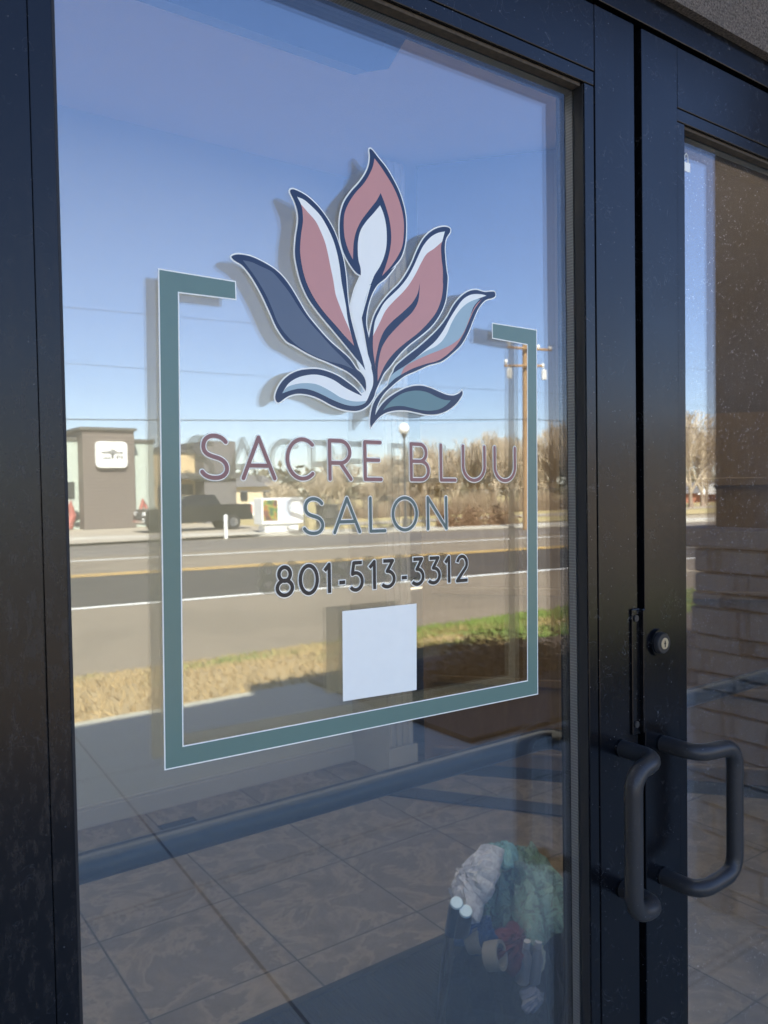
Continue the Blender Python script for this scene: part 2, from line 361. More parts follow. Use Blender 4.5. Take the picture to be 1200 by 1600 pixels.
def door_leaf(name, xa, xb, oa, ob, label):
    """xa..xb leaf, oa..ob glass opening"""
    d_ = empty(name, (xa, 0, 0)); tag(d_, label, 'door')
    B = lambda *a: None
    def part(nm, mat, boxes, bevel=.0012, par=None):
        m = MB()
        for b in boxes: m.box(*b)
        p = par or d_
        return local(m, d_).build(nm, mat, p, bevel=bevel)
    bw = .02
    worn = M['frame_worn'] if name == 'glass_door' and xa < .5 else M['frame']
    left_worn = M['frame_worn'] if xa < .5 else M['frame']
    part('stile', left_worn, [(xa, oa-bw-.0006, 0, .045, .016, TOPZ)])
    part('stile', M['frame'], [(ob+bw+.0006, xb, 0, .045, .016, TOPZ)])
    part('top_rail', M['frame'], [(oa-bw, ob+bw, .0003, .0447, 2.0912, TOPZ-.0004)])
    part('bottom_rail', M['frame'], [(oa-bw, ob+bw, .0003, .0447, .018, .235)])
    part('glazing_bead', left_worn, [(oa-bw, oa, .0015, .019, .2355, 2.071)])
    part('glazing_bead', M['frame'], [(ob, ob+bw, .0015, .019, .2355, 2.071)])
    part('glazing_bead', M['frame'], [(oa-bw, ob+bw, .0012, .019, 2.0715, 2.0908)])
    part('glazing_bead', M['frame'], [(oa-.0005, ob+.0005, .0012, .019, .2358, .256)])
    part('gasket', M['gasket'], [(oa-.0004, oa+.003, .004, .0197, .2565, 2.0705), (ob-.0008, ob+.0004, .004, .0197, .2565, 2.0705)], .0005)
    part('gasket', M['bead_dirty'], [(oa+.0034, ob-.0034, .006, .0197, 2.0665, 2.0713)], .0005)
    dusty = xa > .5
    part('outer_glass_pane', M['glass_out_dusty' if dusty else 'glass_out'], [(oa-.008, ob+.008, .020, .024, .25, 2.079)], 0)
    part('inner_glass_pane', M['glass_in'], [(oa-.008, ob+.008, .0375, .0415, .25, 2.079)], 0)
    sb = .0075
    part('spacer_bar', M['spacer'], [(oa-.0075, oa+.0035, .0243, .0372, .2555, 2.068), (ob+.0012, ob+.0075, .0243, .0372, .2555, 2.068), (oa-.0075, ob+.0075, .0243, .0372, 2.0683, 2.0785)], 0)
    part('inner_bead', M['frame'], [(oa-bw, oa+.002, .0418, .055, .2355, 2.071), (ob+.0015, ob+bw, .0418, .055, .2355, 2.071), (oa-bw, ob+bw, .0418, .055, 2.0712, 2.0905)], .001)
    # push bar on the room side
    y1 = .115; z = 1.128
    pb = MB(); pts = [(oa-.045, .046, z), (oa-.045, y1-.03, z), (oa-.037, y1-.008, z), (oa-.015, y1, z), (ob+.015, y1, z), (ob+.037, y1-.008, z), (ob+.045, y1-.03, z), (ob+.045, .046, z)]
    pb.tube(pts, .0158, 20)
    p = local(pb, d_).build('push_bar', M['bar'], d_, smooth=True)
    return d_, part
dl, partL = door_leaf('glass_door', .075, .9835, .181, .8765, 'left black framed glass door carrying the salon emblem, border and lettering')
dr, partR = door_leaf('glass_door', 1.0005, 1.909, 1.108, 1.8035, 'right black framed glass door with the key cylinder and dusty plain glass')

# pull handles: offset tube pulls
def arc_path(pts, rad, n=6):
    out = [Vector(pts[0])]
    for i in range(1, len(pts)-1):
        a, b, c = Vector(pts[i-1]), Vector(pts[i]), Vector(pts[i+1])
        u = (a-b).normalized(); v = (c-b).normalized(); R = min(rad, (a-b).length*.49, (c-b).length*.49)
        p, q = b+u*R, b+v*R
        for k in range(n+1):
            t = k/n; out.append((1-t)**2*p + 2*t*(1-t)*b + t*t*q)
    out.append(Vector(pts[-1])); return out
def pull(par, mx, gx_, z0, z1, out_y):
    m = MB(); pts = arc_path([(mx, -.0005, z1), (mx, out_y, z1), (gx_, out_y-.002, z1-.006), (gx_, out_y-.002, z0+.006), (mx, out_y, z0), (mx, -.0005, z0)], .030, 8)
    m.tube(pts, .0125, 24); h = local(m, par).build('pull_handle', M['tube'], par, smooth=True)
    for z in (z0, z1):
        r = MB(); r.cyl((mx, -.0004, z), (mx, -.002, z), .0134, 28); local(r, par).build('mounting_washer', M['frame'], h, smooth=True)
    return h
pull(dl, .944, .886, .928, 1.135, -.063)
pull(dr, 1.040, 1.130, .918, 1.123, -.063)
# latch guard on the meeting stile of the left door
m = MB(); m.box(.966, .9845, -.0035, -.0003, 1.150, 1.336); m.box(.9848, .9985, -.0042, -.0005, 1.152, 1.334)
lg = local(m, dl).build('latch_guard', M['frame'], dl, bevel=.0015)
m = MB(); m.box(.9835, .9865, -.010, -.0035, 1.152, 1.334); local(m, dl).build('guard_lip', M['frame'], lg, bevel=.001)
for z in (1.322, 1.165):
    m = MB(); m.cyl((.9745, -.0036, z), (.9745, -.0055, z), .0048, 16); sc_ = local(m, dl).build('screw', M['tube'], lg, smooth=True)
# key cylinder on the right door
m = MB(); m.cyl((1.031, -.0003, 1.279), (1.031, -.005, 1.279), .0205, 36); ck = local(m, dr).build('lock_cylinder', M['frame'], dr, smooth=True)
m = MB(); m.tube([(1.031, -.0052, 1.279), (1.031, -.010, 1.279), (1.031, -.012, 1.279)], [.0165, .0160, .0145], 36); local(m, dr).build('cylinder_collar', M['tube'], ck, smooth=True)
m = MB(); m.cyl((1.031, -.0122, 1.279), (1.031, -.0132, 1.279), .0085, 28); local(m, dr).build('key_plug', simple('nickel_plug', (.62, .6, .56), .28, metal=1), ck, smooth=True)
m = MB(); m.box(1.0302, 1.0318, -.0137, -.0133, 1.2735, 1.2835); m.box(1.029, 1.033, -.0136, -.0134, 1.278, 1.280); local(m, dr).build('keyway', M['gasket'], ck)
# overhead closer on the room side of the left door
m = MB(); m.v = []
cl = MB(); pr = [(.048, 2.055), (.085, 2.035), (.118, 2.045), (.118, 2.105), (.048, 2.105)]
xs = [(.26, 0), (.575, 0), (.605, .012)]
ring = []
for x, inn in xs:
    ring.append([(x, y - (inn if y > .1 else 0), z + (inn if z < 2.06 else -inn*.5)) for y, z in pr])
for a in range(len(ring)-1):
    for k in range(5): cl.quad(ring[a][k], ring[a][(k+1) % 5], ring[a+1][(k+1) % 5], ring[a+1][k])
cl.poly(ring[0]); cl.poly(ring[-1][::-1])
clo = local(cl, dl).build('door_closer', simple('closer_blue_grey', (.015, .022, .04), .4), dl, bevel=.003)
m = MB(); m.tube([(.30, .083, 2.1055), (.30, .083, 2.125), (.42, .22, 2.127), (.56, .10, 2.14)], .006, 8); local(m, dl).build('closer_arm', M['frame'], clo, smooth=True)

# ------------------------------------------------------------------ vinyl graphics on the left pane
GY = .0200
EMBLEM = [
  ('slate petal', 'navy', 1, [[35413,175813,0],[35938,176124,0],[36837,176222,0],[37744,176156,0],[39119,175784,0],[40361,175269,0],[41301,174629,0],[42246,173625,0],[43197,172321,0],[44161,170998,0],[45479,169691,0],[46994,168376,0],[48548,167332,0],[49602,166598,0],[50662,165400,0],[51095,165159,0],[51669,164469,0],[51831,163749,0],[51787,163016,1],[51357,163599,0],[50496,164392,0],[49356,165096,0],[47948,165590,0],[46564,166017,0],[45204,166377,0],[43871,166846,0],[42564,167421,0],[41630,167806,0],[40537,169043,0],[39704,170638,0],[38882,172212,0],[37990,173618,0],[37251,174547,0],[36513,175192,0],[35775,175489,0]]),
  ('slate petal', 'slate', 2, [[36674,175652,1],[37579,175623,0],[38799,175321,0],[40038,174943,0],[40971,174162,0],[42070,173035,0],[43181,171603,0],[44477,170166,0],[45804,168995,0],[47156,167802,0],[48536,166735,0],[50118,165436,1],[48871,165793,0],[47118,166030,0],[45408,166408,0],[44071,166877,0],[42763,167554,0],[41486,168573,0],[40553,169749,0],[39951,171086,0],[39350,172271,0],[38601,173424,0],[37706,174543,0]]),
  ('long pink petal', 'navy', 4, [[42385,183866,0],[42618,184087,0],[43077,184104,0],[44374,183760,0],[45538,183101,0],[46419,182375,0],[47305,181383,0],[48045,180222,0],[48632,178763,0],[49070,177399,0],[49349,175741,0],[49483,173801,0],[49635,172507,0],[49877,171190,0],[50297,169735,0],[50724,168422,0],[51330,166812,0],[51761,165403,1],[51402,165832,0],[50685,166533,0],[49622,167573,0],[48401,168730,0],[47029,169997,0],[45517,171440,0],[44366,172751,0],[43568,174229,0],[43108,175736,0],[42853,177219,0],[42993,178993,0],[43324,180927,0],[43244,181914,0],[42906,182848,0]]),
  ('long pink petal', 'white', 5, [[43234,183411,1],[44071,183261,0],[45085,182698,0],[46109,181936,0],[46989,180813,0],[47724,179522,0],[48231,178051,0],[48511,176665,0],[48712,175131,0],[49000,173710,0],[49274,172316,0],[49428,171141,0],[49757,169756,0],[50263,168079,1],[48941,169153,0],[47902,170087,0],[46538,171264,0],[45205,172710,0],[44234,174318,0],[43766,175688,0],[43481,177567,0],[43622,179349,0],[43906,181031,0],[43764,182512,0]]),
  ('long pink petal', 'pink', 6, [[43695,182687,1],[44626,181918,0],[45497,181189,0],[46074,180271,0],[46650,179089,0],[47002,177861,0],[47280,176615,0],[47631,175114,0],[47905,173572,0],[48474,172222,0],[49067,170953,0],[49703,169750,0],[50263,168079,1],[48941,169153,0],[47902,170087,0],[46538,171264,0],[45205,172710,0],[44234,174318,0],[43766,175688,0],[43481,177567,0],[43622,179349,0],[43906,181031,0],[43869,182030,0]]),
  ('flame petal', 'navy', 1, [[52831,190632,0],[52967,190759,0],[53262,190658,0],[53967,190067,0],[55158,189112,0],[56058,188076,0],[56964,186779,0],[57564,185407,0],[57886,184095,0],[57929,182229,0],[57708,180568,0],[57129,179104,0],[56014,177819,0],[54606,176508,0],[53525,175380,1],[52478,175241,1],[51464,176131,1],[50741,176390,0],[49754,177382,0],[49064,178464,0],[48668,179819,0],[48632,181465,0],[48799,182674,0],[49249,183939,0],[50204,185310,0],[51386,186622,0],[52289,187890,0],[52753,188952,0],[52892,189947,0]]),
  ('flame petal', 'pink', 2, [[53513,189784,1],[54250,189158,0],[55141,188252,0],[56041,187211,0],[56793,186003,0],[57316,184738,0],[57602,183296,0],[57576,181919,0],[57311,180379,0],[56661,179157,0],[55706,177898,0],[54302,176490,1],[54939,177908,0],[55426,179337,0],[55717,180864,0],[55641,182454,0],[55285,183867,0],[54776,185119,0],[54308,186005,1],[53717,185037,0],[52648,183744,0],[51442,182200,0],[50761,180884,0],[50446,179636,0],[50307,177763,1],[49642,178911,0],[49241,180151,0],[49157,181557,0],[49295,182765,0],[49892,184062,0],[50779,185305,0],[51970,186622,0],[52729,187742,0],[53270,188824,0]]),
  ('wide pink petal', 'navy', 1, [[56208,177847,1],[54832,176339,0],[53676,175416,0],[53002,174489,0],[52418,173200,0],[52057,171792,0],[51995,170572,0],[52336,169132,1],[52639,170334,0],[53134,171760,0],[54105,173249,0],[55373,174637,0],[56755,175903,0],[57721,177066,0],[58704,178589,0],[59538,180231,0],[60542,181787,0],[61713,182876,0],[63061,183597,0],[64252,183856,0],[64763,183724,0],[64757,183397,0],[64055,182369,0],[63866,181301,0],[63928,180013,0],[64153,178226,0],[64253,177882,0],[64117,176235,0],[63768,174563,0],[62784,172827,0],[61504,171399,0],[59837,170112,0],[58001,168832,0],[56595,167611,0],[55207,166099,0],[54385,165266,0],[53757,164236,0],[53130,163091,0],[52893,162464,0],[52203,161572,0],[51303,160983,0],[50421,160739,0],[49841,160714,0],[48413,160857,0],[47017,161269,0],[45922,161746,0],[44841,162100,0],[43771,162275,0],[42712,162252,0],[41661,161932,0],[41006,161500,0],[40487,161191,0],[40211,161369,0],[40119,161794,0],[40391,162600,0],[41052,163546,0],[41973,164290,0],[43030,164765,0],[44231,165024,0],[45448,165113,0],[46817,164917,0],[48206,164480,0],[49331,163897,0],[50328,163296,0],[51189,162557,1],[52007,162906,1],[52438,165863,1],[51386,171355,1],[52778,175403,1]]),
  ('wide pink petal', 'white', 2, [[63901,183251,1],[62881,182922,0],[61701,182235,0],[60528,181022,0],[59689,179621,0],[59021,178384,0],[58034,176859,0],[56905,175580,0],[56151,174891,0],[54584,173460,0],[53803,172293,0],[53216,171157,0],[52901,169445,1],[53873,171074,0],[54757,172556,0],[55935,173778,0],[57327,175041,0],[58338,176146,0],[59327,177544,0],[60163,178932,0],[61002,180078,0],[62176,180902,0],[63454,181946,1]]),
  ('wide pink petal', 'pink', 2, [[63454,181946,1],[63276,181465,0],[63299,179917,0],[63480,178649,0],[63481,176834,0],[63409,178250,0],[63483,176477,0],[63136,174812,0],[62372,173266,0],[61098,171839,0],[59436,170392,0],[57609,169112,0],[56015,167875,0],[54636,166366,0],[53455,164279,1],[53250,165340,0],[53084,166402,0],[52871,167914,0],[52901,169445,1],[53873,171074,0],[54757,172556,0],[55935,173778,0],[57327,175041,0],[58338,176146,0],[59327,177544,0],[60163,178932,0],[61002,180078,0],[62176,180902,0]]),
  ('wide pink petal', 'navy', 3, [[59852,176396,1],[59525,175164,0],[58697,173954,0],[57282,172688,0],[55696,171422,0],[54521,170218,0],[53831,168920,0],[53428,167656,0],[53120,166328,1],[53250,165340,0],[53455,164279,1],[53483,165664,0],[53696,166910,0],[54100,168175,0],[54885,169327,0],[56066,170528,0],[57462,171768,0],[58676,172846,0],[59504,174051,0],[59768,175195,0]]),
  ('stem', 'white', 3, [[54190,184580,1],[54599,183863,0],[54956,182703,0],[55083,181374,0],[54977,179882,0],[54571,178590,0],[54020,177528,0],[53246,176441,0],[52626,175261,0],[52515,175276,0],[51741,173511,0],[51435,171964,0],[51373,170749,0],[51563,169255,0],[52081,167481,0],[52608,165998,0],[52587,165874,0],[52819,164790,0],[52770,163806,0],[52379,162927,0],[51839,161921,0],[51463,161598,0],[50433,161308,0],[49278,161315,0],[48145,161560,0],[47031,161920,0],[45935,162334,0],[44853,162683,0],[43783,162854,0],[42855,162800,0],[41803,162510,0],[40958,162201,1],[41690,163245,0],[42616,163876,0],[43815,164301,0],[45163,164486,0],[46391,164358,0],[47633,163968,0],[48750,163382,0],[49886,162909,0],[51114,162492,1],[51412,162691,0],[51757,163014,1],[51831,163749,0],[51671,164591,0],[51244,165290,0],[50754,166343,1],[50558,167413,0],[50739,169176,0],[50316,170638,0],[49979,171800,0],[49900,172314,1],[50097,173160,0],[50577,174569,0],[51334,176023,1],[51334,176895,0],[51061,177817,0],[50981,178884,0],[51064,180097,0],[51422,181237,0],[52177,182331,0],[53238,183490,0]]),
  ('stem', 'lightblue', 4, [[40958,162201,1],[41487,162834,0],[42471,163236,0],[43797,163468,0],[45140,163435,0],[46090,163164,0],[47187,162697,0],[48159,162216,0],[49290,161891,0],[50442,161792,0],[51839,161921,1],[51463,161598,0],[50433,161308,0],[49278,161315,0],[48145,161560,0],[47031,161920,0],[45935,162334,0],[44853,162683,0],[43783,162854,0],[42855,162800,0],[41803,162510,0]]),
  ('right petal', 'navy', 4, [[72137,176900,0],[72223,176433,0],[71704,176113,0],[70539,175715,0],[69378,174649,0],[68448,173119,0],[67523,171352,0],[66389,169749,0],[64840,168459,0],[63109,167337,0],[61004,166690,0],[58947,165824,0],[57496,165229,0],[56380,164528,0],[55276,163710,0],[54339,162912,0],[53559,161883,0],[53164,161003,0],[53000,160319,1],[53388,160889,0],[54164,161789,0],[55098,162518,0],[56197,163139,0],[57467,163714,0],[58752,164069,0],[60053,164148,0],[61369,163943,0],[62703,163565,0],[63889,163278,0],[64923,163254,0],[65799,163540,0],[66369,163970,1],[66415,163573,0],[65963,162885,0],[65075,162046,0],[63682,161261,0],[62317,160852,0],[60648,160746,0],[59017,160937,0],[57576,161092,0],[56156,161044,0],[54756,160761,0],[53677,160222,0],[52909,159516,0],[52373,158910,1],[52310,159496,0],[52402,160357,0],[52723,161474,0],[53266,162361,0],[54039,163142,0],[54894,163874,1],[55300,164956,0],[55697,165481,1],[55980,166079,0],[57576,167378,0],[59403,168640,0],[61063,169909,0],[62758,171366,0],[64057,172804,0],[65160,174403,0],[66491,175717,0],[67833,176517,0],[68960,176779,0],[70325,176703,0]]),
  ('right petal', 'white', 5, [[70663,176272,1],[69861,176340,0],[68049,176078,0],[66705,175330,0],[65589,174124,0],[64483,172688,0],[63388,171105,0],[62098,169684,0],[60418,168408,0],[58975,167332,1],[60622,168346,0],[62087,169036,0],[63152,169781,0],[64022,170842,0],[64688,172055,0],[65575,173300,0],[66466,174226,0],[67585,175022,0],[68940,175604,1]]),
  ('right petal', 'lightblue', 5, [[69624,175772,1],[68940,175604,0],[67585,175022,0],[66466,174226,0],[65575,173300,0],[64688,172055,0],[64022,170842,0],[63152,169781,0],[62087,169036,0],[60622,168346,0],[58975,167332,0],[57558,166431,0],[55970,165532,1],[55300,164956,0],[54926,163938,1],[55916,164748,0],[56785,165244,1],[57355,166180,0],[58564,166903,0],[61028,167979,0],[63135,168804,0],[64861,169611,0],[66183,170558,0],[67086,171808,0],[67777,173212,0],[68473,174627,0]]),
  ('right petal', 'pink', 6, [[69990,175817,1],[68815,174835,0],[67777,173212,0],[67086,171808,0],[66183,170558,0],[64861,169611,0],[63135,168804,0],[61028,167979,0],[58564,166903,0],[57355,166180,0],[56785,165244,1],[58549,166110,0],[60594,166820,0],[62476,167369,0],[63976,168223,0],[65509,169504,0],[66629,170932,0],[67543,172521,0],[68465,174124,0],[69388,175239,0]]),
  ('teal leaf', 'teal', 5, [[54117,160945,1],[54773,161631,0],[55872,162496,0],[57139,163128,0],[58419,163453,0],[59878,163535,0],[61026,163343,0],[62186,162952,0],[63365,162648,0],[64479,162612,1],[63695,161983,0],[62665,161479,0],[61319,161226,0],[59835,161227,0],[58381,161419,0],[57109,161577,0],[55853,161519,0],[54921,161302,0]]),
]

def crom(pts):
    Q = [Vector((p[0]*1e-5, p[1]*1e-5)) for p in pts]; S = [p[2] for p in pts]; N = len(Q); out = []
    for i in range(N):
        p1, p2 = Q[i], Q[(i+1) % N]
        p0 = 2*p1-p2 if S[i] else Q[i-1]; p3 = 2*p2-p1 if S[(i+1) % N] else Q[(i+2) % N]
        dd = [max((a-b).length, 1e-6)**.5 for a, b in ((p0, p1), (p1, p2), (p2, p3))]
        t0 = 0; t1 = dd[0]; t2 = t1+dd[1]; t3 = t2+dd[2]; n = max(2, int((p2-p1).length/.0022))
        for k in range(n):
            t = t1+(t2-t1)*k/n
            A1 = (t1-t)/(t1-t0)*p0+(t-t0)/(t1-t0)*p1; A2 = (t2-t)/(t2-t1)*p1+(t-t1)/(t2-t1)*p2; A3 = (t3-t)/(t3-t2)*p2+(t-t2)/(t3-t2)*p3
            B1 = (t2-t)/(t2-t0)*A1+(t-t0)/(t2-t0)*A2; B2 = (t3-t)/(t3-t1)*A2+(t-t1)/(t3-t1)*A3
            out.append((t2-t)/(t2-t1)*B1+(t-t1)/(t2-t1)*B2)
    return out
def area(P): return .5*sum(P[i].x*P[(i+1) % len(P)].y-P[(i+1) % len(P)].x*P[i].y for i in range(len(P)))
def fill(mb, P, y, m=0):
    tri = geometry.tessellate_polygon([[Vector((p.x, p.y, 0)) for p in P]])
    n = len(mb.v); mb.v += [(p.x, y, p.y) for p in P]
    for t in tri: mb.f.append(tuple(n+i for i in t)); mb.m.append(m)
def stroke_path(mb, pts, wid, y, m=0, cap=True, closed=False, dy=.000012):
    """round jointed stroke as quads and discs, each piece a hair in front of the last"""
    pts = [Vector(p) for p in pts]
    def sharp_at(q):
        p0, p1, p2 = q; u, v = p1-p0, p2-p1
        return u.length > 1e-9 and v.length > 1e-9 and u.normalized().dot(v.normalized()) < .72
    N = len(pts)
    cut = [i for i in (range(N) if closed else range(1, N-1)) if sharp_at((pts[i-1], pts[i], pts[(i+1) % N]))]
    if cut:
        if closed:
            segs = [[pts[(cut[k]+j) % N] for j in range(((cut[(k+1) % len(cut)]-cut[k]-1) % N)+2)] for k in range(len(cut))]
            caps = [(True, True)]*len(segs)
        else:
            e = [0]+cut+[N-1]; segs = [pts[e[k]:e[k+1]+1] for k in range(len(e)-1)]
            caps = [(cap or k > 0, cap or k < len(segs)-1) for k in range(len(segs))]
        for k, sg_ in enumerate(segs): stroke_path(mb, sg_, wid, y-k*.000006, m, caps[k], False)
        return
    L_ = []; R_ = []
    for i in range(N):
        a = pts[i-1] if (i or closed) else pts[i]; b = pts[(i+1) % N] if (i < N-1 or closed) else pts[i]
        t = (b-a).normalized(); u = (pts[i]-a); v = (b-pts[i])
        k = 1.0
        if u.length > 1e-9 and v.length > 1e-9:
            cs = max(.35, math.sqrt(max(0, (1+u.normalized().dot(v.normalized()))/2))); k = 1/cs
        nn = Vector((-t.y, t.x))*wid/2*k; L_.append(pts[i]+nn); R_.append(pts[i]-nn)
    n0 = len(mb.v); mb.v += [(p.x, y, p.y) for p in L_]+[(p.x, y, p.y) for p in R_]
    for i in range(N if closed else N-1):
        j = (i+1) % N; mb.f.append((n0+i, n0+j, n0+N+j, n0+N+i)); mb.m.append(m)
    if cap and not closed:
        cc_ = cap if isinstance(cap, tuple) else (True, True)
        for on_, c, dirn in ((cc_[0], pts[0], (pts[0]-pts[1]).normalized()), (cc_[1], pts[-1], (pts[-1]-pts[-2]).normalized())):
            if not on_: continue
            a0 = math.atan2(dirn.y, dirn.x)-pi/2
            fan = [c]+[c+Vector((cos(a0+pi*k/10), sin(a0+pi*k/10)))*wid/2 for k in range(11)]
            mb.poly([(p.x, y, p.y) for p in fan], m)
em_mats = {}
emb = MB(); lvl = 0
for piece, colr, lev, pts in EMBLEM:
    if colr == 'navy' and piece != 'wide pink petal' or piece == 'stem' and colr == 'white' or (piece == 'wide pink petal' and lev == 1):
        P = crom(pts); fill(emb, P, GY-.00015-lvl*.000015)
        stroke_path(emb, P, .0033, GY-.00016-lvl*.000015, closed=True); lvl += 2
emo = local(emb, dl).build('emblem_outline', M['v_white'], dl)
seen = {}
for i, (piece, colr, lev, pts) in enumerate(EMBLEM):
    P = crom(pts); q = MB(); fill(q, P, GY-.0005-lev*.00006-i*.000004)
    nm = 'stem' if piece == 'stem' else ('leaf' if 'leaf' in piece else 'petal')
    local(q, dl).build(nm if colr in ('navy',) else nm+'_fill', M['v_'+colr], emo)
# green border, in two hooked arms with a thin white edge
BD = [(.27696, 1.73544), (.35893, 1.73427), (.35918, 1.71473), (.29766, 1.7141), (.29115, 1.26599), (.77319, 1.25709), (.77981, 1.70671), (.71601, 1.70917), (.71634, 1.72967), (.79834, 1.72894), (.79374, 1.23459), (.27098, 1.24532)]
rot = radians(-.62); u_ = Vector((cos(rot), sin(rot))); v_ = Vector((-sin(rot), cos(rot)))
def fr_pt(a, b): return Vector((.27098, 1.24532)) + u_*a + v_*b
Wd, Hd, bt, tp, bb_ = .5225, .4888, .0206, .0196, .0198
brd = [fr_pt(0, 0), fr_pt(Wd, 0), fr_pt(Wd, Hd), fr_pt(Wd-.0822, Hd), fr_pt(Wd-.0822, Hd-.0205), fr_pt(Wd-bt, Hd-.0205), fr_pt(Wd-bt, bb_), fr_pt(bt, bb_), fr_pt(bt, Hd-.0205), fr_pt(.0822, Hd-.0205), fr_pt(.0822, Hd), fr_pt(0, Hd)]
brd = [Vector(p) for p in [BD[11], BD[10], BD[9], BD[8], BD[7], BD[6], BD[5], BD[4], BD[3], BD[2], BD[1], BD[0]]]
wbd = MB(); fill(wbd, brd, GY-.0002); wo_ = local(wbd, dl).build('border_outline', M['v_white'], dl)
ins = []
for i in range(len(brd)):
    a, b, c = brd[i-1], brd[i], brd[(i+1) % len(brd)]
    n1_ = Vector((-(b-a).y, (b-a).x)).normalized(); n2_ = Vector((-(c-b).y, (c-b).x)).normalized()
    ins.append(b+(n1_+n2_)*.0013/(1+n1_.dot(n2_)))
gb = MB(); fill(gb, ins, GY-.00035); local(gb, dl).build('border_band', M['v_green'], wo_)
# plain white square sticker
sq = MB(); fill(sq, [Vector((.4795, 1.2783)), Vector((.5850, 1.2745)), Vector((.58685, 1.37919)), Vector((.4808, 1.38086))], GY-.0003)
local(sq, dl).build('sticker', M['v_white'], dl)['label'] = 'plain white square sticker'

# lettering: each glyph as strokes in a 1 high box
def arc(cx, cy_, rx, ry, a0, a1, n=18): return [(cx+rx*cos(radians(a0+(a1-a0)*k/n)), cy_+ry*sin(radians(a0+(a1-a0)*k/n))) for k in range(n+1)]
def bez(p0, p1, p2, p3, n=12):
    return [tuple((1-t)**3*a+3*t*(1-t)**2*b+3*t*t*(1-t)*c+t**3*d__ for a, b, c, d__ in zip(p0, p1, p2, p3)) for t in [k/n for k in range(n+1)]]
G = {}
G['S'] = [bez((.90, .86), (.70, 1.06), (.08, 1.06), (.08, .74)) + bez((.08, .74), (.08, .50), (.50, .52), (.72, .44))[1:] + bez((.72, .44), (1.06, .32), (.98, .0), (.50, .0))[1:] + bez((.50, .0), (.28, .0), (.12, .04), (.02, .14))[1:]]
G['A'] = [[(0, 0), (.5, 1), (1, 0)], [(.17, .31), (.83, .31)]]
G['C'] = [arc(.56, .5, .56, .5, 48, 312, 30)]
G['R'] = [[(.06, 0), (.06, 1), (.5, 1)] + arc(.52, .71, .42, .29, 90, -90, 16)[1:] + [(.06, .42)], [(.52, .42), (.98, 0)]]
G['E'] = [[(.95, 1), (.06, 1), (.06, 0), (.98, 0)], [(.06, .52), (.85, .52)]]
G['B'] = [[(.06, .52), (.06, 1), (.5, 1)] + arc(.52, .76, .34, .24, 90, -90, 14)[1:] + [(.06, .52)], [(.06, .52), (.06, 0), (.55, 0)] + arc(.58, .26, .40, .26, -90, 90, 14)[1:] + [(.5, .52)]]
G['L'] = [[(.06, 1), (.06, 0), (1, 0)]]
G['U'] = [[(.0, 1), (.0, .42)] + arc(.5, .42, .5, .42, 180, 360, 20)[1:] + [(1, 1)]]
G['O'] = [arc(.5, .5, .5, .5, 0, 360, 40)[:-1] + ['closed']]
G['N'] = [[(.03, 0), (.03, 1), (.97, 0), (.97, 1)]]
G['8'] = [arc(.5, .755, .38, .245, 0, 360, 30)[:-1] + ['closed'], arc(.5, .265, .5, .265, 0, 360, 30)[:-1] + ['closed']]
G['0'] = [arc(.5, .5, .5, .5, 0, 360, 40)[:-1] + ['closed']]
G['1'] = [[(.0, .80), (.62, 1.0)], [(.72, 1.04), (.72, -.04)]]
G['1'] = [[(.0, .78), (.80, 1.0), (.80, -.05)]]
G['-'] = [[(0, .5), (1, .5)]]
G['5'] = [[(.95, 1.0), (.28, 1.0), (.16, .60)] + arc(.42, .30, .54, .32, 118, -140, 26)]
G['3'] = [[(.10, 1.0), (.86, 1.0), (.40, .60)] + arc(.42, .30, .54, .30, 80, -140, 24)]
G['2'] = [arc(.5, .70, .44, .30, 168, -30, 18) + [(.02, .0), (1.0, .0)]]
def text_line(name, par, items, base0, base1, h, sw, ow, col, cap, label):
    """items: (char, x0, x1) in metres; base0/base1 = (x, z) of the baseline"""
    sl_ = (base1[1]-base0[1])/(base1[0]-base0[0]); out = MB(); ink = MB(); k = 0
    for ch, x0, x1 in items:
        x0 += ow/2+.0002; x1 -= ow/2+.0002
        for st in G[ch]:
            closed = st[-1] == 'closed'; st = st[:-1] if closed else st
            hh_, zb = (h-ow, ow/2)
            if ch == '-': hh_, zb = (.008, .0085)
            pts = [(x0+(x1-x0)*px_, base0[1]+sl_*(x0+(x1-x0)*px_-base0[0])+zb+hh_*py_) for px_, py_ in st]
            # round the sharp corners a little for the rounded face
            e = (ow-sw)/2
            P2 = [Vector(p) for p in pts]
            if not cap and not closed:
                P2[0] = P2[0]+(P2[0]-P2[1]).normalized()*e; P2[-1] = P2[-1]+(P2[-1]-P2[-2]).normalized()*e
            stroke_path(out, P2, ow, GY-.0002-k*.00002, 0, cap, closed); stroke_path(ink, pts, sw, GY-.0007-k*.00002, 0, cap, closed); k += 1
    o = local(out, dl).build(name, M['v_white'], dl); o['label'] = label
    local(ink, dl).build('letter_face', M['v_'+col], o)
text_line('name_lettering', dl, [('S', .3132, .3499), ('A', .3588, .4022), ('C', .4109, .4512), ('R', .4623, .4996), ('E', .5101, .5413), ('B', .5764, .6120), ('L', .6227, .6540), ('U', .6602, .7034), ('U', .7142, .7575)],
          (.33, 1.5290), (.736, 1.5229), .0494, .0043, .0066, 'mauve', True, 'rounded mauve letters reading SACRE BLUU')
text_line('salon_lettering', dl, [('S', .4301, .4621), ('A', .4693, .5094), ('L', .5170, .5450), ('O', .5503, .5921), ('N', .6021, .6393)],
          (.446, 1.4675), (.62, 1.4652), .0442, .0038, .0060, 'sage', True, 'rounded grey green letters reading SALON')
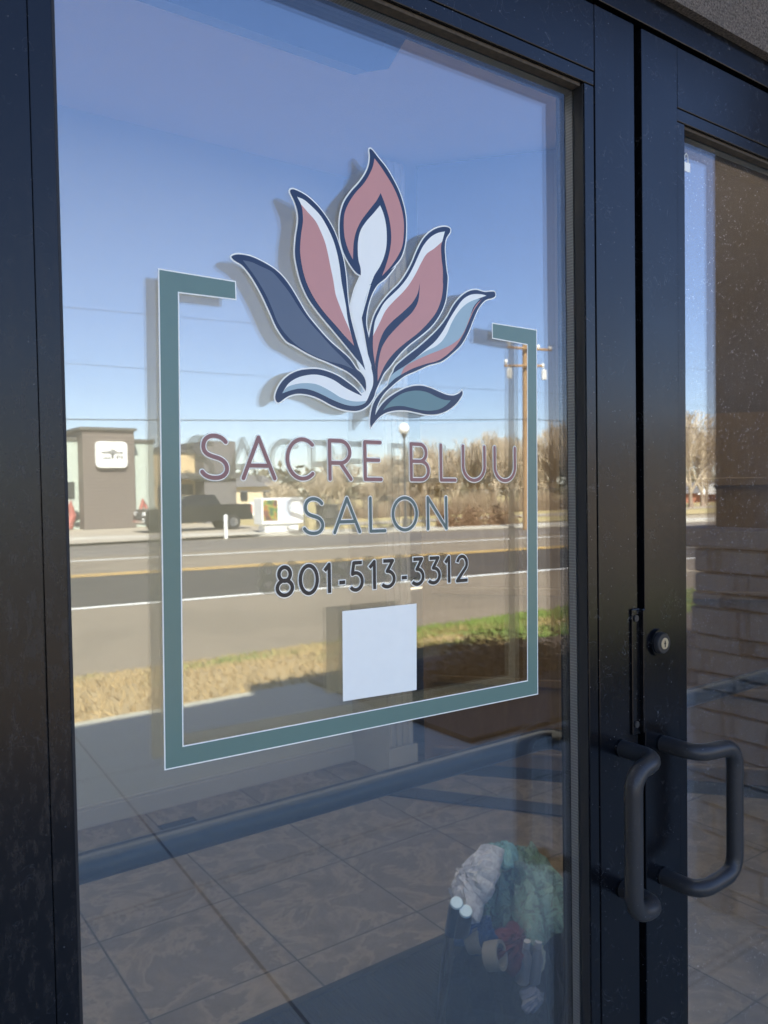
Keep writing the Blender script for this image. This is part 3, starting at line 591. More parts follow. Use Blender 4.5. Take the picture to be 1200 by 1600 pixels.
text_line('phone_lettering', dl, [('8', .3956, .4208), ('0', .4239, .4522), ('1', .4548, .4693), ('-', .4738, .4886), ('5', .4890, .5126), ('1', .5153, .5307), ('3', .5330, .5580), ('-', .5615, .5761), ('3', .5774, .6015), ('3', .6024, .6272), ('1', .6288, .6433), ('2', .6474, .6720)],
          (.408, 1.4022), (.66, 1.3980), .0370, .0043, .0066, 'ink', False, 'black phone number 801-513-3312')
# little white tag showing behind the right stile, on the glass
tg = MB(); X0 = 1.128; tg.box(X0, X0+.020, .0188, .0194, 2.012, 2.026); tgo = local(tg, dr).build('sticker', M['v_white'], dr)
t2 = MB(); t2.tube([(X0+.004, .0191, 2.026), (X0+.006, .0191, 2.036), (X0+.010, .0191, 2.040), (X0+.014, .0191, 2.036), (X0+.015, .0191, 2.026)], .0006, 6); local(t2, dr).build('sticker_loop', M['v_white'], tgo)
# ------------------------------------------------------------------ ground, street
ZS = -.70
s = NT('dry_ground'); n1 = s.noise(.6, 6, .6); c = s.mix(n1, (.25, .20, .13), (.34, .28, .19)); s.pbr(c, .95); M['dry'] = s.m
g = MB(); ys = [12, -4.7, -6.0, -7.6, -9.0, -20, -60, -200, -900]; zs = [-.06, -.02, -.16, -.46, ZS-.02, ZS-.02, ZS-.02, ZS-.02, ZS-.02]
for i in range(len(ys)-1): g.quad((-900, ys[i], zs[i]), (900, ys[i], zs[i]), (900, ys[i+1], zs[i+1]), (-900, ys[i+1], zs[i+1]))
g.quad((-900, 900, -.06), (900, 900, -.06), (900, 12, -.06), (-900, 12, -.06))
tag(g.build('ground', M['dry']), kind='structure')
s = NT('concrete_slab'); sp_ = s.n('ShaderNodeSeparateXYZ'); s.l(s.coord(), sp_.inputs[0])
n1 = s.noise(2.5, 7, .6); n2 = s.noise(60, 4); c = s.mix(n1, (.34, .325, .255), (.45, .43, .34)); c = s.mix(s.math('MULTIPLY', n2, .3), c, (.25, .24, .23))
def jt(x, off, size, wdt, wob=0):
    t = s.math('FRACT', s.math('DIVIDE', s.math('ADD', x, 40*size-off), size)); dd = s.math('MINIMUM', t, s.math('SUBTRACT', 1.0, t)); return s.math('LESS_THAN', dd, wdt/size)
xs_ = s.math('ADD', sp_.outputs[0], s.math('MULTIPLY', sp_.outputs[1], .055))
jj = s.math('MAXIMUM', jt(xs_, 1.03, 2.6, .006), jt(sp_.outputs[1], -.62, 1.45, .006)); c = s.mix(jj, c, (.10, .09, .08))
stn = s.ramp(s.noise(9, 5, .7), [(.55, 0.0), (.7, .35)]); c = s.mix(stn, c, (.17, .16, .15))
s.pbr(c, .85, 0, s.bump(n2, .2, .004)); M['conc'] = s.m
m = MB(); m.box(-30, 40, -4.63, -.06, -.12, 0); tag(m.build('sidewalk', M['conc']), kind='structure')

def ycl(p0, p1, x):
    sl = (p1[1]-p0[1])/(p1[0]-p0[0]); return p0[1]+sl*(max(-8, min(46, x))-p0[0])
LN = {'edge': ((2.46, -9.1), (9.9, -8.5)), 'white': ((3.86, -14.9), (15.2, -13.6)), 'yel': ((5.3, -21.0), (20.5, -18.75)), 'white2': ((6.6, -25.8), (26, -22.55)), 'curb': ((9.3, -36.2), (25.4, -29.4))}
LN['curb'] = ((9.3, -35.6), (25.4, -30.2))
XS = [-400, -60, -8, 2, 8, 14, 20, 26, 32, 38, 46, 90, 400]
def strip(mb, k0, o0, k1, o1, z, m=0, z1=None):
    for a, b in zip(XS[:-1], XS[1:]):
        A = [ycl(*LN[k0], a)+o0, ycl(*LN[k0], b)+o0, ycl(*LN[k1], b)+o1, ycl(*LN[k1], a)+o1]
        mb.quad((a, A[0], z), (b, A[1], z), (b, A[2], z1 if z1 is not None else z), (a, A[3], z1 if z1 is not None else z), m)
def asphalt(name, c0, c1):
    s = NT(name); n1 = s.noise(.5, 6, .6, s.coord((.35, 1.6, 1))); n2 = s.noise(30, 4); c = s.mix(n1, c0, c1)
    c = s.mix(s.math('MULTIPLY', n2, .35), c, tuple(x*.7 for x in c0)); crk = s.math('MULTIPLY', s.ramp(s.noise(.9, 3, .5, None, 1.2), [(.485, 0.0), (.5, 1.0), (.515, 0.0)]), .45); c = s.mix(crk, c, tuple(x*.45 for x in c0)); pt = s.ramp(s.noise(.22, 3, .5), [(.55, 0.0), (.57, .35)]); c = s.mix(pt, c, tuple(x*.75 for x in c0)); s.pbr(c, .85); return s.m
m = MB(); strip(m, 'edge', .0, 'curb', -.0, ZS, 0); tag(m.build('road', asphalt('worn_tan_asphalt', (.17, .135, .092), (.24, .19, .132))), kind='structure')
m = MB(); strip(m, 'white', -.2, 'yel', .3, ZS+.004, 0); tag(m.build('road_near_lane', asphalt('dark_lane_asphalt', (.04, .034, .026), (.065, .054, .041))), kind='structure')
m = MB(); strip(m, 'white2', -1.6, 'curb', 1.2, ZS+.004, 0); tag(m.build('road_far_lane', asphalt('grey_lane_asphalt', (.12, .10, .082), (.18, .155, .125))), kind='structure')
wh = simple('white_road_paint', (.72, .71, .66), .7, .1, 3); ye = simple('yellow_road_paint', (.62, .38, .09), .7, .12, 3)
m = MB(); strip(m, 'white', .1, 'white', -.12, ZS+.009); strip(m, 'white2', .1, 'white2', -.14, ZS+.009); tag(m.build('road_marking_white', wh), kind='structure')
m = MB(); strip(m, 'yel', .26, 'yel', .06, ZS+.009); strip(m, 'yel', -.16, 'yel', -.36, ZS+.009); tag(m.build('road_marking_yellow', ye), kind='structure')
lc = simple('pale_concrete_kerb', (.42, .385, .32), .85, .1, 2); dk = simple('dark_gutter', (.12, .11, .10), .9)
m = MB(); strip(m, 'curb', .25, 'curb', -.02, ZS+.010); tag(m.build('gutter', dk), kind='structure')
m = MB(); strip(m, 'curb', -.02, 'curb', -.021, ZS, 0, ZS+.12); strip(m, 'curb', -.02, 'curb', -2.4, ZS+.12); tag(m.build('kerb', lc), kind='structure')
lot = simple('pale_parking_lot', (.33, .28, .215), .9, .15, .5)
m = MB(); m.quad((-80, -33, ZS+.12), (20.5, -33, ZS+.12), (20.5, -70, ZS+.12), (-80, -70, ZS+.12)); lp = m.build('parking_lot', lot); lp.location.z = -.004; tag(lp, kind='structure')
# side road across, to the right
m = MB(); m.quad((26, -41.2, ZS+.05), (120, -41.2, ZS+.05), (120, -38, ZS+.05), (26, -38, ZS+.05)); tag(m.build('side_road', lot), kind='structure')
s = NT('spring_lawn'); n1 = s.noise(.7, 6, .65); c = s.ramp(n1, [(.35, (.42, .32, .16)), (.55, (.36, .29, .13)), (.72, (.22, .25, .08))]); s.pbr(c, .95); M['lawn'] = s.m
m = MB(); m.quad((20.6, -33.2, ZS+.02), (120, -28.8, ZS+.02), (120, -120, ZS+.02), (20.6, -120, ZS+.02)); tag(m.build('lawn', M['lawn']), kind='structure')

# verge grass: one mass of blades
rnd = random.Random(4)
s = NT('verge_grass'); n1 = s.noise(.9, 4, .6); n2 = s.noise(7, 4)
ob = s.n('ShaderNodeSeparateXYZ'); s.l(s.coord(), ob.inputs[0])
sh = s.math('ADD', n1, s.math('MULTIPLY', s.math('MINIMUM', s.math('SUBTRACT', ob.outputs[0], 5.0), 3.0), .045))
c = s.ramp(sh, [(.45, (.37, .265, .125)), (.53, (.26, .225, .08)), (.59, (.12, .22, .035))]); c = s.mix(s.math('MULTIPLY', n2, .45), c, (.24, .17, .075)); s.pbr(c, .9); M['grass'] = s.m
gv = []; gf = []
def gz(y): 
    for i in range(len(ys)-1):
        if ys[i] >= y >= ys[i+1]: return zs[i]+(zs[i+1]-zs[i])*(ys[i]-y)/(ys[i]-ys[i+1])
    return ZS
for i in range(52000):
    x = rnd.uniform(-2, 20); y = rnd.uniform(-9.35, -4.65); 
    if y < ycl(*LN['edge'], x)-.1*rnd.random(): continue
    h = rnd.uniform(.03, .10)*(1.35 if x > 6 else 1); a = rnd.uniform(0, pi); wd_ = rnd.uniform(.006, .016); z = gz(y)-.01; lx, ly = rnd.gauss(0, .04), rnd.gauss(0, .04)
    n = len(gv); gv += [(x-cos(a)*wd_, y-sin(a)*wd_, z), (x+cos(a)*wd_, y+sin(a)*wd_, z), (x+lx, y+ly, z+h)]; gf.append((n, n+1, n+2))
me = bpy.data.meshes.new('verge_grass'); me.from_pydata(gv, [], gf); me.materials.append(M['grass']); go = bpy.data.objects.new('verge_grass', me); COL.objects.link(go)
tag(go, 'dry straw coloured and green grass on the verge beside the road', 'grass', kind='stuff')
m = MB()
for a, b in zip([-400, -8, 2, 8, 14, 20, 46], [-8, 2, 8, 14, 20, 46, 400]):
    for k in range(1, 4):
        y0, y1 = ys[k], ys[k+1]
        e0, e1 = (y1, y1) if k < 3 else (ycl(*LN['edge'], a), ycl(*LN['edge'], b))
        m.quad((a, y0 if k > 1 else -4.635, zs[k]+.012), (b, y0 if k > 1 else -4.635, zs[k]+.012), (b, e1, zs[k+1]+.012 if k < 3 else ZS+.003), (a, e0, zs[k+1]+.012 if k < 3 else ZS+.003))
tag(m.build('verge', M['grass']), kind='structure')

# ------------------------------------------------------------------ buildings across the road
mint = simple('pale_mint_render', (.42, .47, .41), .85, .05, .6); trimd = simple('dark_parapet', (.09, .085, .08), .7)
s = NT('taupe_siding'); sp_ = s.n('ShaderNodeSeparateXYZ'); s.l(s.coord(), sp_.inputs[0])
fr_ = s.math('FRACT', s.math('DIVIDE', sp_.outputs[2], .19)); c = s.mix(s.math('LESS_THAN', fr_, .26), (.175, .14, .122), (.075, .06, .052)); s.pbr(c, .8, 0, s.bump(fr_, .5, .02)); M['siding'] = s.m
tanm = simple('tan_render', (.52, .39, .22), .85, .06, .5); greym = simple('grey_siding', (.13, .12, .12), .8, .1, 1)
glassd = simple('dark_window_glass', (.03, .035, .04), .1, .1, 2); redp = simple('red_mural_paint', (.40, .12, .10), .7, .2, 2); blackp = simple('black_sign_paint', (.04, .04, .045), .6)
whitep = simple('white_gloss_paint', (.78, .77, .73), .4, .03, 3)
def rpanel(x0, x1, z0, z1, y0, y1, r):
    m = MB(); P = []
    for cx_, cz_, a0 in ((x1-r, z1-r, 0), (x0+r, z1-r, 90), (x0+r, z0+r, 180), (x1-r, z0+r, 270)):
        for k in range(7): t = radians(a0+15*k); P.append((cx_+r*cos(t), cz_+r*sin(t)))
    m.poly([(x, y1, z) for x, z in P]); m.poly([(x, y0, z) for x, z in P][::-1])
    for k in range(len(P)): p, q = P[k], P[(k+1) % len(P)]; m.quad((p[0], y0, p[1]), (q[0], y0, q[1]), (q[0], y1, q[1]), (p[0], y1, p[1]))
    return m
sh_ = empty('shop_building', (12, -46, ZS)); tag(sh_, 'pale mint shop across the road with a taupe sided tower and rounded white sign', 'building')
def addp(nm, mat, par, boxes, bevel=0, m=None):
    m = m or MB()
    for b in boxes: m.box(*b)
    return local(m, par).build(nm, mat, par, bevel=bevel)
addp('wall', mint, sh_, [(-14, 12.14, -58, -46, ZS, 4.45), (15.05, 16.5, -58, -46, ZS, 4.40)])
addp('parapet', trimd, sh_, [(-14.05, 12.1, -58, -45.9, 4.451, 4.62), (15.1, 16.58, -58, -45.9, 4.401, 4.58)])
tw = addp('tower', M['siding'], sh_, [(12.15, 15.04, -50, -45, ZS, 4.98)])
addp('tower_cap', trimd, tw, [(12.02, 15.17, -50.1, -44.88, 4.981, 5.14)])
addp('window', glassd, sh_, [(10.6, 11.9, -45.99, -45.93, 1.2, 2.1), (5, 9, -45.99, -45.93, .2, 2.2)])
mm = MB(); mm.tube([(11.0, -45.95, -.6), (11.2, -45.95, .5), (11.6, -45.95, .9), (11.75, -45.95, .2), (11.5, -45.95, -.5)], .22, 8); addp('mural', redp, sh_, [], m=mm); mm = MB(); mm.tube([(15.6, -45.95, .3), (15.8, -45.95, 1.0), (16.0, -45.95, .5)], .12, 8)
addp('mural', redp, sh_, [], m=mm)
mm = MB(); mm.ball((11.95, -45.96, .2), .2, 10, 6, sc=(1, .2, 1.4)); addp('mural', blackp, sh_, [], m=mm); mm = MB(); mm.ball((12.0, -45.96, -.3), .14, 10, 6, sc=(1, .2, 1)); addp('mural', blackp, sh_, [], m=mm)
sg = addp('sign_box', whitep, sh_, [], m=rpanel(12.80, 14.56, 2.87, 4.35, -44.99, -44.78, .26))
mm = MB(); rn2 = random.Random(3)
for k in range(11):
    x = 13.12+k*.11; hz = .12+.30*math.exp(-((x-13.7)/.14)**2)+rn2.uniform(0, .05)
    mm.box(x, x+.075, -44.775, -44.765, 3.69-hz*.25, 3.69+hz*.6)
for k in range(4): mm.box(13.18+k*.11, 13.25+k*.11, -44.775, -44.765, 3.36, 3.43+.04*(k % 2))
for k in range(3): mm.box(13.95+k*.13, 14.02+k*.13, -44.775, -44.765, 3.36+.08*(k % 2), 3.56)
mm.box(13.66, 13.78, -44.776, -44.766, 3.40, 3.67); addp('sign_marks', blackp, sg, [], m=mm)
of = empty('office_building', (19, -48, ZS)); tag(of, 'tan building with dark awning and grey corner tower across the road', 'building')
addp('wall', tanm, of, [(16.7, 19.9, -60, -48, ZS, 3.9)]); addp('parapet', trimd, of, [(16.66, 19.9, -60, -47.9, 3.901, 4.08)])
addp('tower', greym, of, [(19.94, 22.1, -58, -46.6, ZS, 4.62)]); addp('awning', trimd, of, [(17.6, 22.2, -47.95, -46.4, 2.25, 2.6)]); 
addp('window', glassd, of, [(17.4, 18.6, -47.99, -47.9, .6, 1.9), (18.9, 19.7, -47.99, -47.9, -.5, 1.9)])
def gable_house(nm, x0, x1, y0, y1, zb, ze, zr, wall, roof, label):
    h = empty(nm, ((x0+x1)/2, y1, zb)); tag(h, label, 'house')
    addp('wall', wall, h, [(x0, x1, y0, y1, zb, ze)])
    m = MB(); o = .4; ym = (y0+y1)/2
    m.poly([(x0-o, y1+o, ze), (x1+o, y1+o, ze), (x1+o, ym, zr), (x0-o, ym, zr)]); m.poly([(x0-o, y0-o, ze), (x0-o, ym, zr), (x1+o, ym, zr), (x1+o, y0-o, ze)])
    m.poly([(x0-o, y1+o, ze), (x0-o, ym, zr), (x0-o, y0-o, ze)]); m.poly([(x1+o, y1+o, ze), (x1+o, y0-o, ze), (x1+o, ym, zr)]); m.poly([(x0-o, y1+o, ze), (x0-o, y0-o, ze), (x1+o, y0-o, ze), (x1+o, y1+o, ze)])
    local(m, h).build('roof', roof, h)
    for k in range(3):
        xx = x0+(x1-x0)*(k+.5)/3; wn = addp('window', glassd, h, [(xx-.35, xx+.35, y1+.002, y1+.05, zb+1.2, zb+2.0)]); addp('frame', whitep, wn, [(xx-.42, xx+.42, y1+.001, y1+.03, zb+2.001, zb+2.1)])
    return h
cream = simple('cream_render', (.62, .52, .36), .85, .05, 1); brick = simple('red_brown_brick', (.30, .12, .08), .85, .15, 2); roofm = simple('grey_shingle_roof', (.13, .12, .115), .9, .15, 2)
gable_house('family_house', 28.0, 34.8, -72, -65, ZS, 1.75, 2.85, cream, roofm, 'cream house with a low grey roof far across the road')
addp('garden_wall', whitep, empty('garden_wall', (32, -60, ZS)), [(29.5, 34, -60.1, -60, ZS, .45)])
tag(bpy.data.objects['garden_wall'], 'low white garden wall before the cream house', 'wall')
h2 = gable_house('family_house', 70, 92, -58, -50, ZS-.1, .35, 1.5, brick, roofm, 'red brick bungalow with white gable across the lawn at the right')
mm = MB(); mm.poly([(77.2, -49.5, .2), (81.4, -49.5, .2), (79.3, -49.5, 1.25)]); mm.poly([(77.2, -49.3, .2), (79.3, -49.3, 1.25), (81.4, -49.3, .2)]); mm.quad((77.2, -49.5, .2), (77.2, -49.3, .2), (81.4, -49.3, .2), (81.4, -49.5, .2)); addp('gable', whitep, h2, [], m=mm)

# ------------------------------------------------------------------ pickup truck
def pickup(x0, yc, zb):
    t = empty('pickup_truck', (x0+2.9, yc, zb)); tag(t, 'black crew cab pickup truck parked nose left by the tan building', 'pickup truck')
    paint = simple('black_car_paint', (.012, .013, .013), .18, .1, 2); rub = simple('tyre_rubber', (.02, .02, .02), .85); chrome = simple('bright_chrome', (.7, .7, .7), .15, .05, 3, metal=1)
    W = .96
    prof = [(0.0, .55), (.03, 1.02), (.25, 1.17), (1.55, 1.27), (2.15, 1.80), (2.6, 1.88), (3.75, 1.86), (4.02, 1.33), (5.78, 1.33), (5.82, .62), (5.6, .52), (.15, .40)]
    m = MB()
    for sgn in (-1, 1):
        pts = [(x0+px_, yc+sgn*(W-(.16 if pz > 1.4 else 0)), zb+pz) for px_, pz in prof]; m.poly(pts if sgn < 0 else pts[::-1])
    n = len(prof)
    for i in range(n):
        j = (i+1) % n; a, b = prof[i], prof[j]
        wa, wb = W-(.16 if a[1] > 1.4 else 0), W-(.16 if b[1] > 1.4 else 0)
        m.quad((x0+a[0], yc-wa, zb+a[1]), (x0+a[0], yc+wa, zb+a[1]), (x0+b[0], yc+wb, zb+b[1]), (x0+b[0], yc-wb, zb+b[1]))
    bd = local(m, t).build('body', paint, t, bevel=.05)
    for px_ in (1.05, 4.7):
        for sgn in (-1, 1):
            m = MB(); m.cyl((x0+px_, yc+sgn*.98, zb+.40), (x0+px_, yc+sgn*.72, zb+.40), .40, 26); tr_ = local(m, t).build('wheel', rub, t, smooth=True)
            m = MB(); m.cyl((x0+px_, yc+sgn*1.0, zb+.40), (x0+px_, yc+sgn*.9, zb+.40), .24, 20); local(m, t).build('rim', chrome, tr_, smooth=True)
    for sgn in (-1, 1):
        m = MB()
        ys_ = yc+sgn*(W-.13)
        m.quad((x0+1.75, ys_+sgn*.02, zb+1.37), (x0+2.72, ys_+sgn*.02, zb+1.37), (x0+2.72, ys_-sgn*.02, zb+1.78), (x0+2.2, ys_-sgn*.02, zb+1.76)); m.quad((x0+2.8, ys_+sgn*.02, zb+1.37), (x0+3.8, ys_+sgn*.02, zb+1.37), (x0+3.65, ys_-sgn*.02, zb+1.77), (x0+2.8, ys_-sgn*.02, zb+1.78))
        local(m, t).build('window', glassd, t)
        m = MB(); m.box(x0-.01, x0+.12, yc+sgn*.62-.2, yc+sgn*.62+.2, zb+.85, zb+1.05); local(m, t).build('headlight', whitep, t, bevel=.03)
        m = MB(); m.box(x0+5.72, x0+5.84, yc+sgn*.86-.09, yc+sgn*.86+.105, zb+.85, zb+1.28); local(m, t).build('tail_light', redp, t, bevel=.02)
    for u0_, u1_ in ((-.09, .05), (5.78, 5.93)):
        m = MB(); m.box(x0+u0_, x0+u1_, yc-.9, yc+.9, zb+.49, zb+.66); local(m, t).build('bumper', chrome, t, bevel=.03)
    m = MB(); m.box(x0-.02, x0+.04, yc-.45, yc+.45, zb+.72, zb+1.02); local(m, t).build('grille', trimd, t)
    for k in range(2):
        m = MB(); m.ball((x0-.03, yc+.65+.16*k, zb+.70-.13*k), .045, 10, 6); local(m, t).build('fog_light', whitep, t)
pickup(13.3, -39.2, ZS+.116)

# ------------------------------------------------------------------ street things
kb = empty('utility_cabinet', (18.7, -34, ZS)); tag(kb, 'white utility cabinet with two posters standing beside the road', 'cabinet')
addp('housing', whitep, kb, [(17.55, 19.85, -34.9, -34.0, ZS+.5, 1.08)], .03); addp('base', whitep, kb, [(17.75, 19.6, -34.8, -34.1, ZS, ZS+.499)], .02)
s = NT('coloured_poster'); n1 = s.noise(2.4, 3, .5, s.coord((1, 1, 1))); c = s.ramp(n1, [(.38, (.04, .045, .04)), (.47, (.05, .16, .05)), (.52, (.35, .30, .05)), (.56, (.32, .08, .04)), (.62, (.04, .04, .04))]); s.pbr(c, .4)
addp('poster', s.m, kb, [(17.62, 18.38, -33.995, -33.97, .0, .98)]); addp('poster', simple('pale_line_map', (.62, .66, .72), .5, .25, 6), kb, [(18.46, 19.12, -33.995, -33.97, .0, .98)])
bo = empty('bollard', (15.2, -33, ZS)); tag(bo, 'white painted steel bollard before the pickup truck', 'bollard')
mm = MB(); mm.cyl((15.2, -33, ZS), (15.2, -33, .30), .09, 14); addp('post', whitep, bo, [], m=mm); mm = MB(); mm.ball((15.2, -33, .30), .092, 14, 8); addp('cap', whitep, bo, [], m=mm)
tb = empty('rubbish_bin', (23.7, -38, ZS)); tag(tb, 'dark green wheeled bin standing beside the kerb', 'bin')
addp('body', trimd, tb, [(23.15, 24.25, -38.4, -37.7, ZS+.12, .5)], .04); addp('lid', trimd, tb, [(23.1, 24.3, -38.45, -37.65, .501, .6)], .03)
lmp = empty('street_lamp', (26.2, -34, ZS)); tag(lmp, 'black lamp post with a round white globe across the road', 'street lamp')
mm = MB(); mm.tube([(26.2, -34, ZS), (26.2, -34, ZS+.5), (26.2, -34, ZS+.52), (26.2, -34, 4.25)], [.16, .15, .07, .05], 12); addp('post', trimd, lmp, [], m=mm)
mm = MB(); mm.tube([(26.2, -34, 4.2), (26.2, -34, 4.35), (26.2, -34, 4.42)], [.08, .16, .17], 12); addp('collar', trimd, lmp, [], m=mm)
mm = MB(); mm.ball((26.2, -34, 4.68), .30, 16, 10, sc=(1, 1, 1.05)); addp('globe', simple('milky_globe', (.9, .88, .82), .35), lmp, [], m=mm)
woodp = simple('weathered_pole_wood', (.36, .22, .11), .9, .2, 4)
up = empty('utility_pole', (28.65, -27.3, ZS)); tag(up, 'tall brown wooden utility pole with two cross arms and wires', 'utility pole')
mm = MB(); mm.tube([(28.65, -27.3, ZS), (28.68, -27.3, 8.5)], [.17, .12], 14); addp('pole', woodp, up, [], m=mm)
for z, x0, x1, dz in ((8.15, 27.3, 30.3, .12), (7.25, 27.1, 29.8, .2)):
    mm = MB(); mm.tube([(x0, -27.1, z), (x1, -27.1, z+dz)], .06, 6); a_ = addp('cross_arm', woodp, up, [], m=mm)
    for xx in (x0+.08, x1-.08, x1-.9):
        mm = MB(); mm.tube([(xx, -27.1, z+.08), (xx, -27.1, z+.2), (xx, -27.1, z+.3)], [.05, .1, .06], 8); addp('insulator', whitep, a_, [], m=mm)
for xx, zz in ((27.3, 6.9), (29.7, 7.0)):
    mm = MB(); mm.tube([(xx, -27.0, zz-.25), (xx, -27.0, zz+.2), (xx, -27.0, zz+.26)], [.13, .13, .05], 10); addp('cutout_switch', whitep, up, [], m=mm)
wires = [((-40, 3.6), (28.65, 4.75), .5), ((28.65, 4.75), (95, 6.3), .5), ((-40, 8.0), (27.4, 8.4), .7), ((30.2, 8.5), (95, 9.4), .7), ((-40, 6.3), (28.65, 6.1), .4), ((28.65, 6.1), (95, 7.3), .4)]
wr = MB()
for (xa_, za_), (xb_, zb_), sg_ in wires:
    wr.tube([(xa_+(xb_-xa_)*k/24, -27.1, za_+(zb_-za_)*k/24-sg_*4*(k/24)*(1-k/24)) for k in range(25)], (.007 if za_ > 5 else .018), 5)
addp('wire', M['gasket'], up, [], m=wr)
hedge_m = simple('brown_hedge', (.20, .12, .07), .95, .5, 3)
def leaf_blob(name, cx, cyy, cz, rx, ry, rz_, n, sz, mat, seed, label, cat, twigs=True):
    rn = random.Random(seed); o = empty(name, (cx, cyy, cz)); tag(o, label, cat); m = MB()
    for i in range(n):
        a = rn.uniform(0, 2*pi); t = math.acos(rn.uniform(-.2, 1)); q = rn.uniform(.35, 1.0)*(1+.22*sin(3*a+seed)+.12*sin(7*a))
        p = Vector((rx*q*sin(t)*cos(a), ry*q*sin(t)*sin(a), rz_*q*cos(t)+.05)); u = Vector((rn.gauss(0, 1), rn.gauss(0, 1), rn.gauss(0, 1))).normalized(); v = u.orthogonal().normalized(); s_ = sz*rn.uniform(.5, 1.4)
        m.poly([p-u*s_, p+v*s_*.4, p+u*s_, p-v*s_*.4])
    m.build('foliage', mat, o)
    m = MB()
    for i in range(14):
        a = rn.uniform(0, 2*pi); q = rn.uniform(.4, .95); m.tube([(rx*.1*cos(a), ry*.1*sin(a), 0), (rx*q*.6*cos(a), ry*q*.6*sin(a), rz_*.55), (rx*q*cos(a), ry*q*sin(a), rz_*rn.uniform(.6, .95))], [sz*.25, sz*.16, sz*.06], 5)
    m.build('stem', woodp, o); return o
for i, (x, rx) in enumerate(((26.9, .7), (28.3, .8), (30.0, 1.2))):
    leaf_blob('roadside_shrub', x, -31.2+.3*i, ZS, rx, .7, 1.05, 2200, .07, hedge_m, 5+i, ['small russet shrub on the far kerb left of two others', 'middle russet shrub on the far kerb', 'widest russet shrub on the far kerb next to the pole'][i], 'shrub')
m = MB(); m.box(3.1, 9, -4.6, -2.7, .002, .035); tag(m.build('soil_bed', simple('dark_mulch', (.07, .05, .035), .95, .5, 25)), kind='structure')
bush_m = simple('dark_dormant_leaves', (.085, .065, .035), .9, .5, 12)
for i, (x, y, r_) in enumerate(((4.6, -3.9, .6), (5.6, -3.4, .7), (3.9, -3.55, .45))):
    leaf_blob('dormant_shrub', x, y, .0, r_, r_*.8, r_*.42, 2600, .024, bush_m, 20+i, ['dormant brown shrub in the shade by the walk, second in its row', 'largest dormant brown shrub in the shade by the walk', 'smallest dormant brown shrub in the shade by the walk'][i], 'shrub')

# ------------------------------------------------------------------ bare trees
def tree_mesh(seed, H, levels=6, spread=.55, twig=.010):
    rn = random.Random(seed); tr = MB(); cr = MB()
    def grow(p, dirn, ln, rad, lev):
        pts = [p]; dd = dirn.copy(); nseg = 3 if lev < 3 else 2
        for k in range(nseg):
            dd = (dd + Vector((rn.gauss(0, .12), rn.gauss(0, .12), .06))).normalized(); pts.append(pts[-1]+dd*ln/nseg)
        (tr if lev == 0 else cr).tube(pts, [max(twig, rad*(1-.5*k/nseg)) for k in range(nseg+1)], 6 if lev < 2 else 3, caps=False)
        if lev >= levels: return
        nb = rn.choice((4, 5)) if lev < 2 else (rn.choice((3, 4)) if lev < 4 else 3)
        for k in range(nb):
            a = 2*pi*(k+rn.random()*.6)/nb; base = pts[rn.choice((1, 2, len(pts)-1)) if lev else -1]
            if k == 0: base = pts[-1]
            o = dd.orthogonal().normalized(); o2 = dd.cross(o); sp = spread*rn.uniform(.6, 1.35)
            nd = (dd*cos(sp)+(o*cos(a)+o2*sin(a))*sin(sp)+Vector((0, 0, .16))).normalized()
            grow(Vector(base), nd, ln*(rn.uniform(1.2, 1.7) if lev == 0 else rn.uniform(.62, .82)), rad*.5, lev+1)
    grow(Vector((0, 0, -.2)), Vector((0, 0, 1)), H*.15, H*.022, 0)
    return tr, cr
bark = simple('grey_brown_bark', (.27, .20, .145), .95, .2, 3); twigm = simple('tan_twigs', (.44, .36, .26), .95, .3, 1.2); twig2 = simple('olive_budding_twigs', (.27, .25, .10), .95, .3, 1.2)
protos = []
for sd_, H in ((11, 8), (12, 9), (13, 7)):
    tr, cr = tree_mesh(sd_, H, 5, .40, .018); t = empty('bare_tree', (0, 0, ZS)); a = tr.build('trunk', bark, t); b = cr.build('crown', twigm, t); protos.append((t, H))
rn = random.Random(8); used = 0
def put_tree(x, y, h, olive=False):
    global used
    t, H = protos[used % 3]
    if used < 3: o = t
    else:
        o = t.copy(); COL.objects.link(o)
        for ch in children(t): c = ch.copy(); c.parent = o; COL.objects.link(c)
    used += 1; k = h/H; o.location = (x, y, ZS); o.scale = (k*rn.uniform(.9, 1.25), k*rn.uniform(.9, 1.25), k); o.rotation_euler = (0, 0, rn.uniform(0, 6.28))
    tag(o, 'leafless tan tree in the grove beyond the far side of the road', 'tree', 'leafless trees beyond the road')
    return o
for u_x in range(34):
    x = 33+u_x*.95+rn.uniform(-.5, .5); y = -50+rn.uniform(-7, 3); top = 4.2+(x-33)*.20; put_tree(x, y, (top-ZS)*rn.uniform(.82, 1.1)*(1+(-50-y)*.012))
for u_x in range(16):
    x = 34+u_x*2.6+rn.uniform(-.6, .6); put_tree(x*1.12, -58+rn.uniform(-3, 3), (5.4+(x-33)*.17-ZS)*rn.uniform(.85, 1.05))
for x, y, h in ((61.5, -40, 11), (65.8, -41.5, 10.5), (70, -44, 10.5)): put_tree(x, y, h)
for x, h in ((27.5, 3.6), (29.2, 4.0), (31.0, 4.4), (32.6, 4.8)):
    o = put_tree(x, -52+rn.uniform(-1, 1), h)
ug = MB(); rn = random.Random(6)
for i in range(15000):
    x = rn.uniform(31, 64); y = -46-3*rn.random()-.05*(x-31)*0; h = rn.uniform(.6, 2.3)*(.75+.35*sin(x*.9)+.2*sin(x*2.3)); lean = rn.gauss(0, .3)
    ug.poly([(x-.02, y, ZS), (x+.02, y, ZS), (x+lean*h+.012, y+rn.gauss(0, .2), ZS+h)])
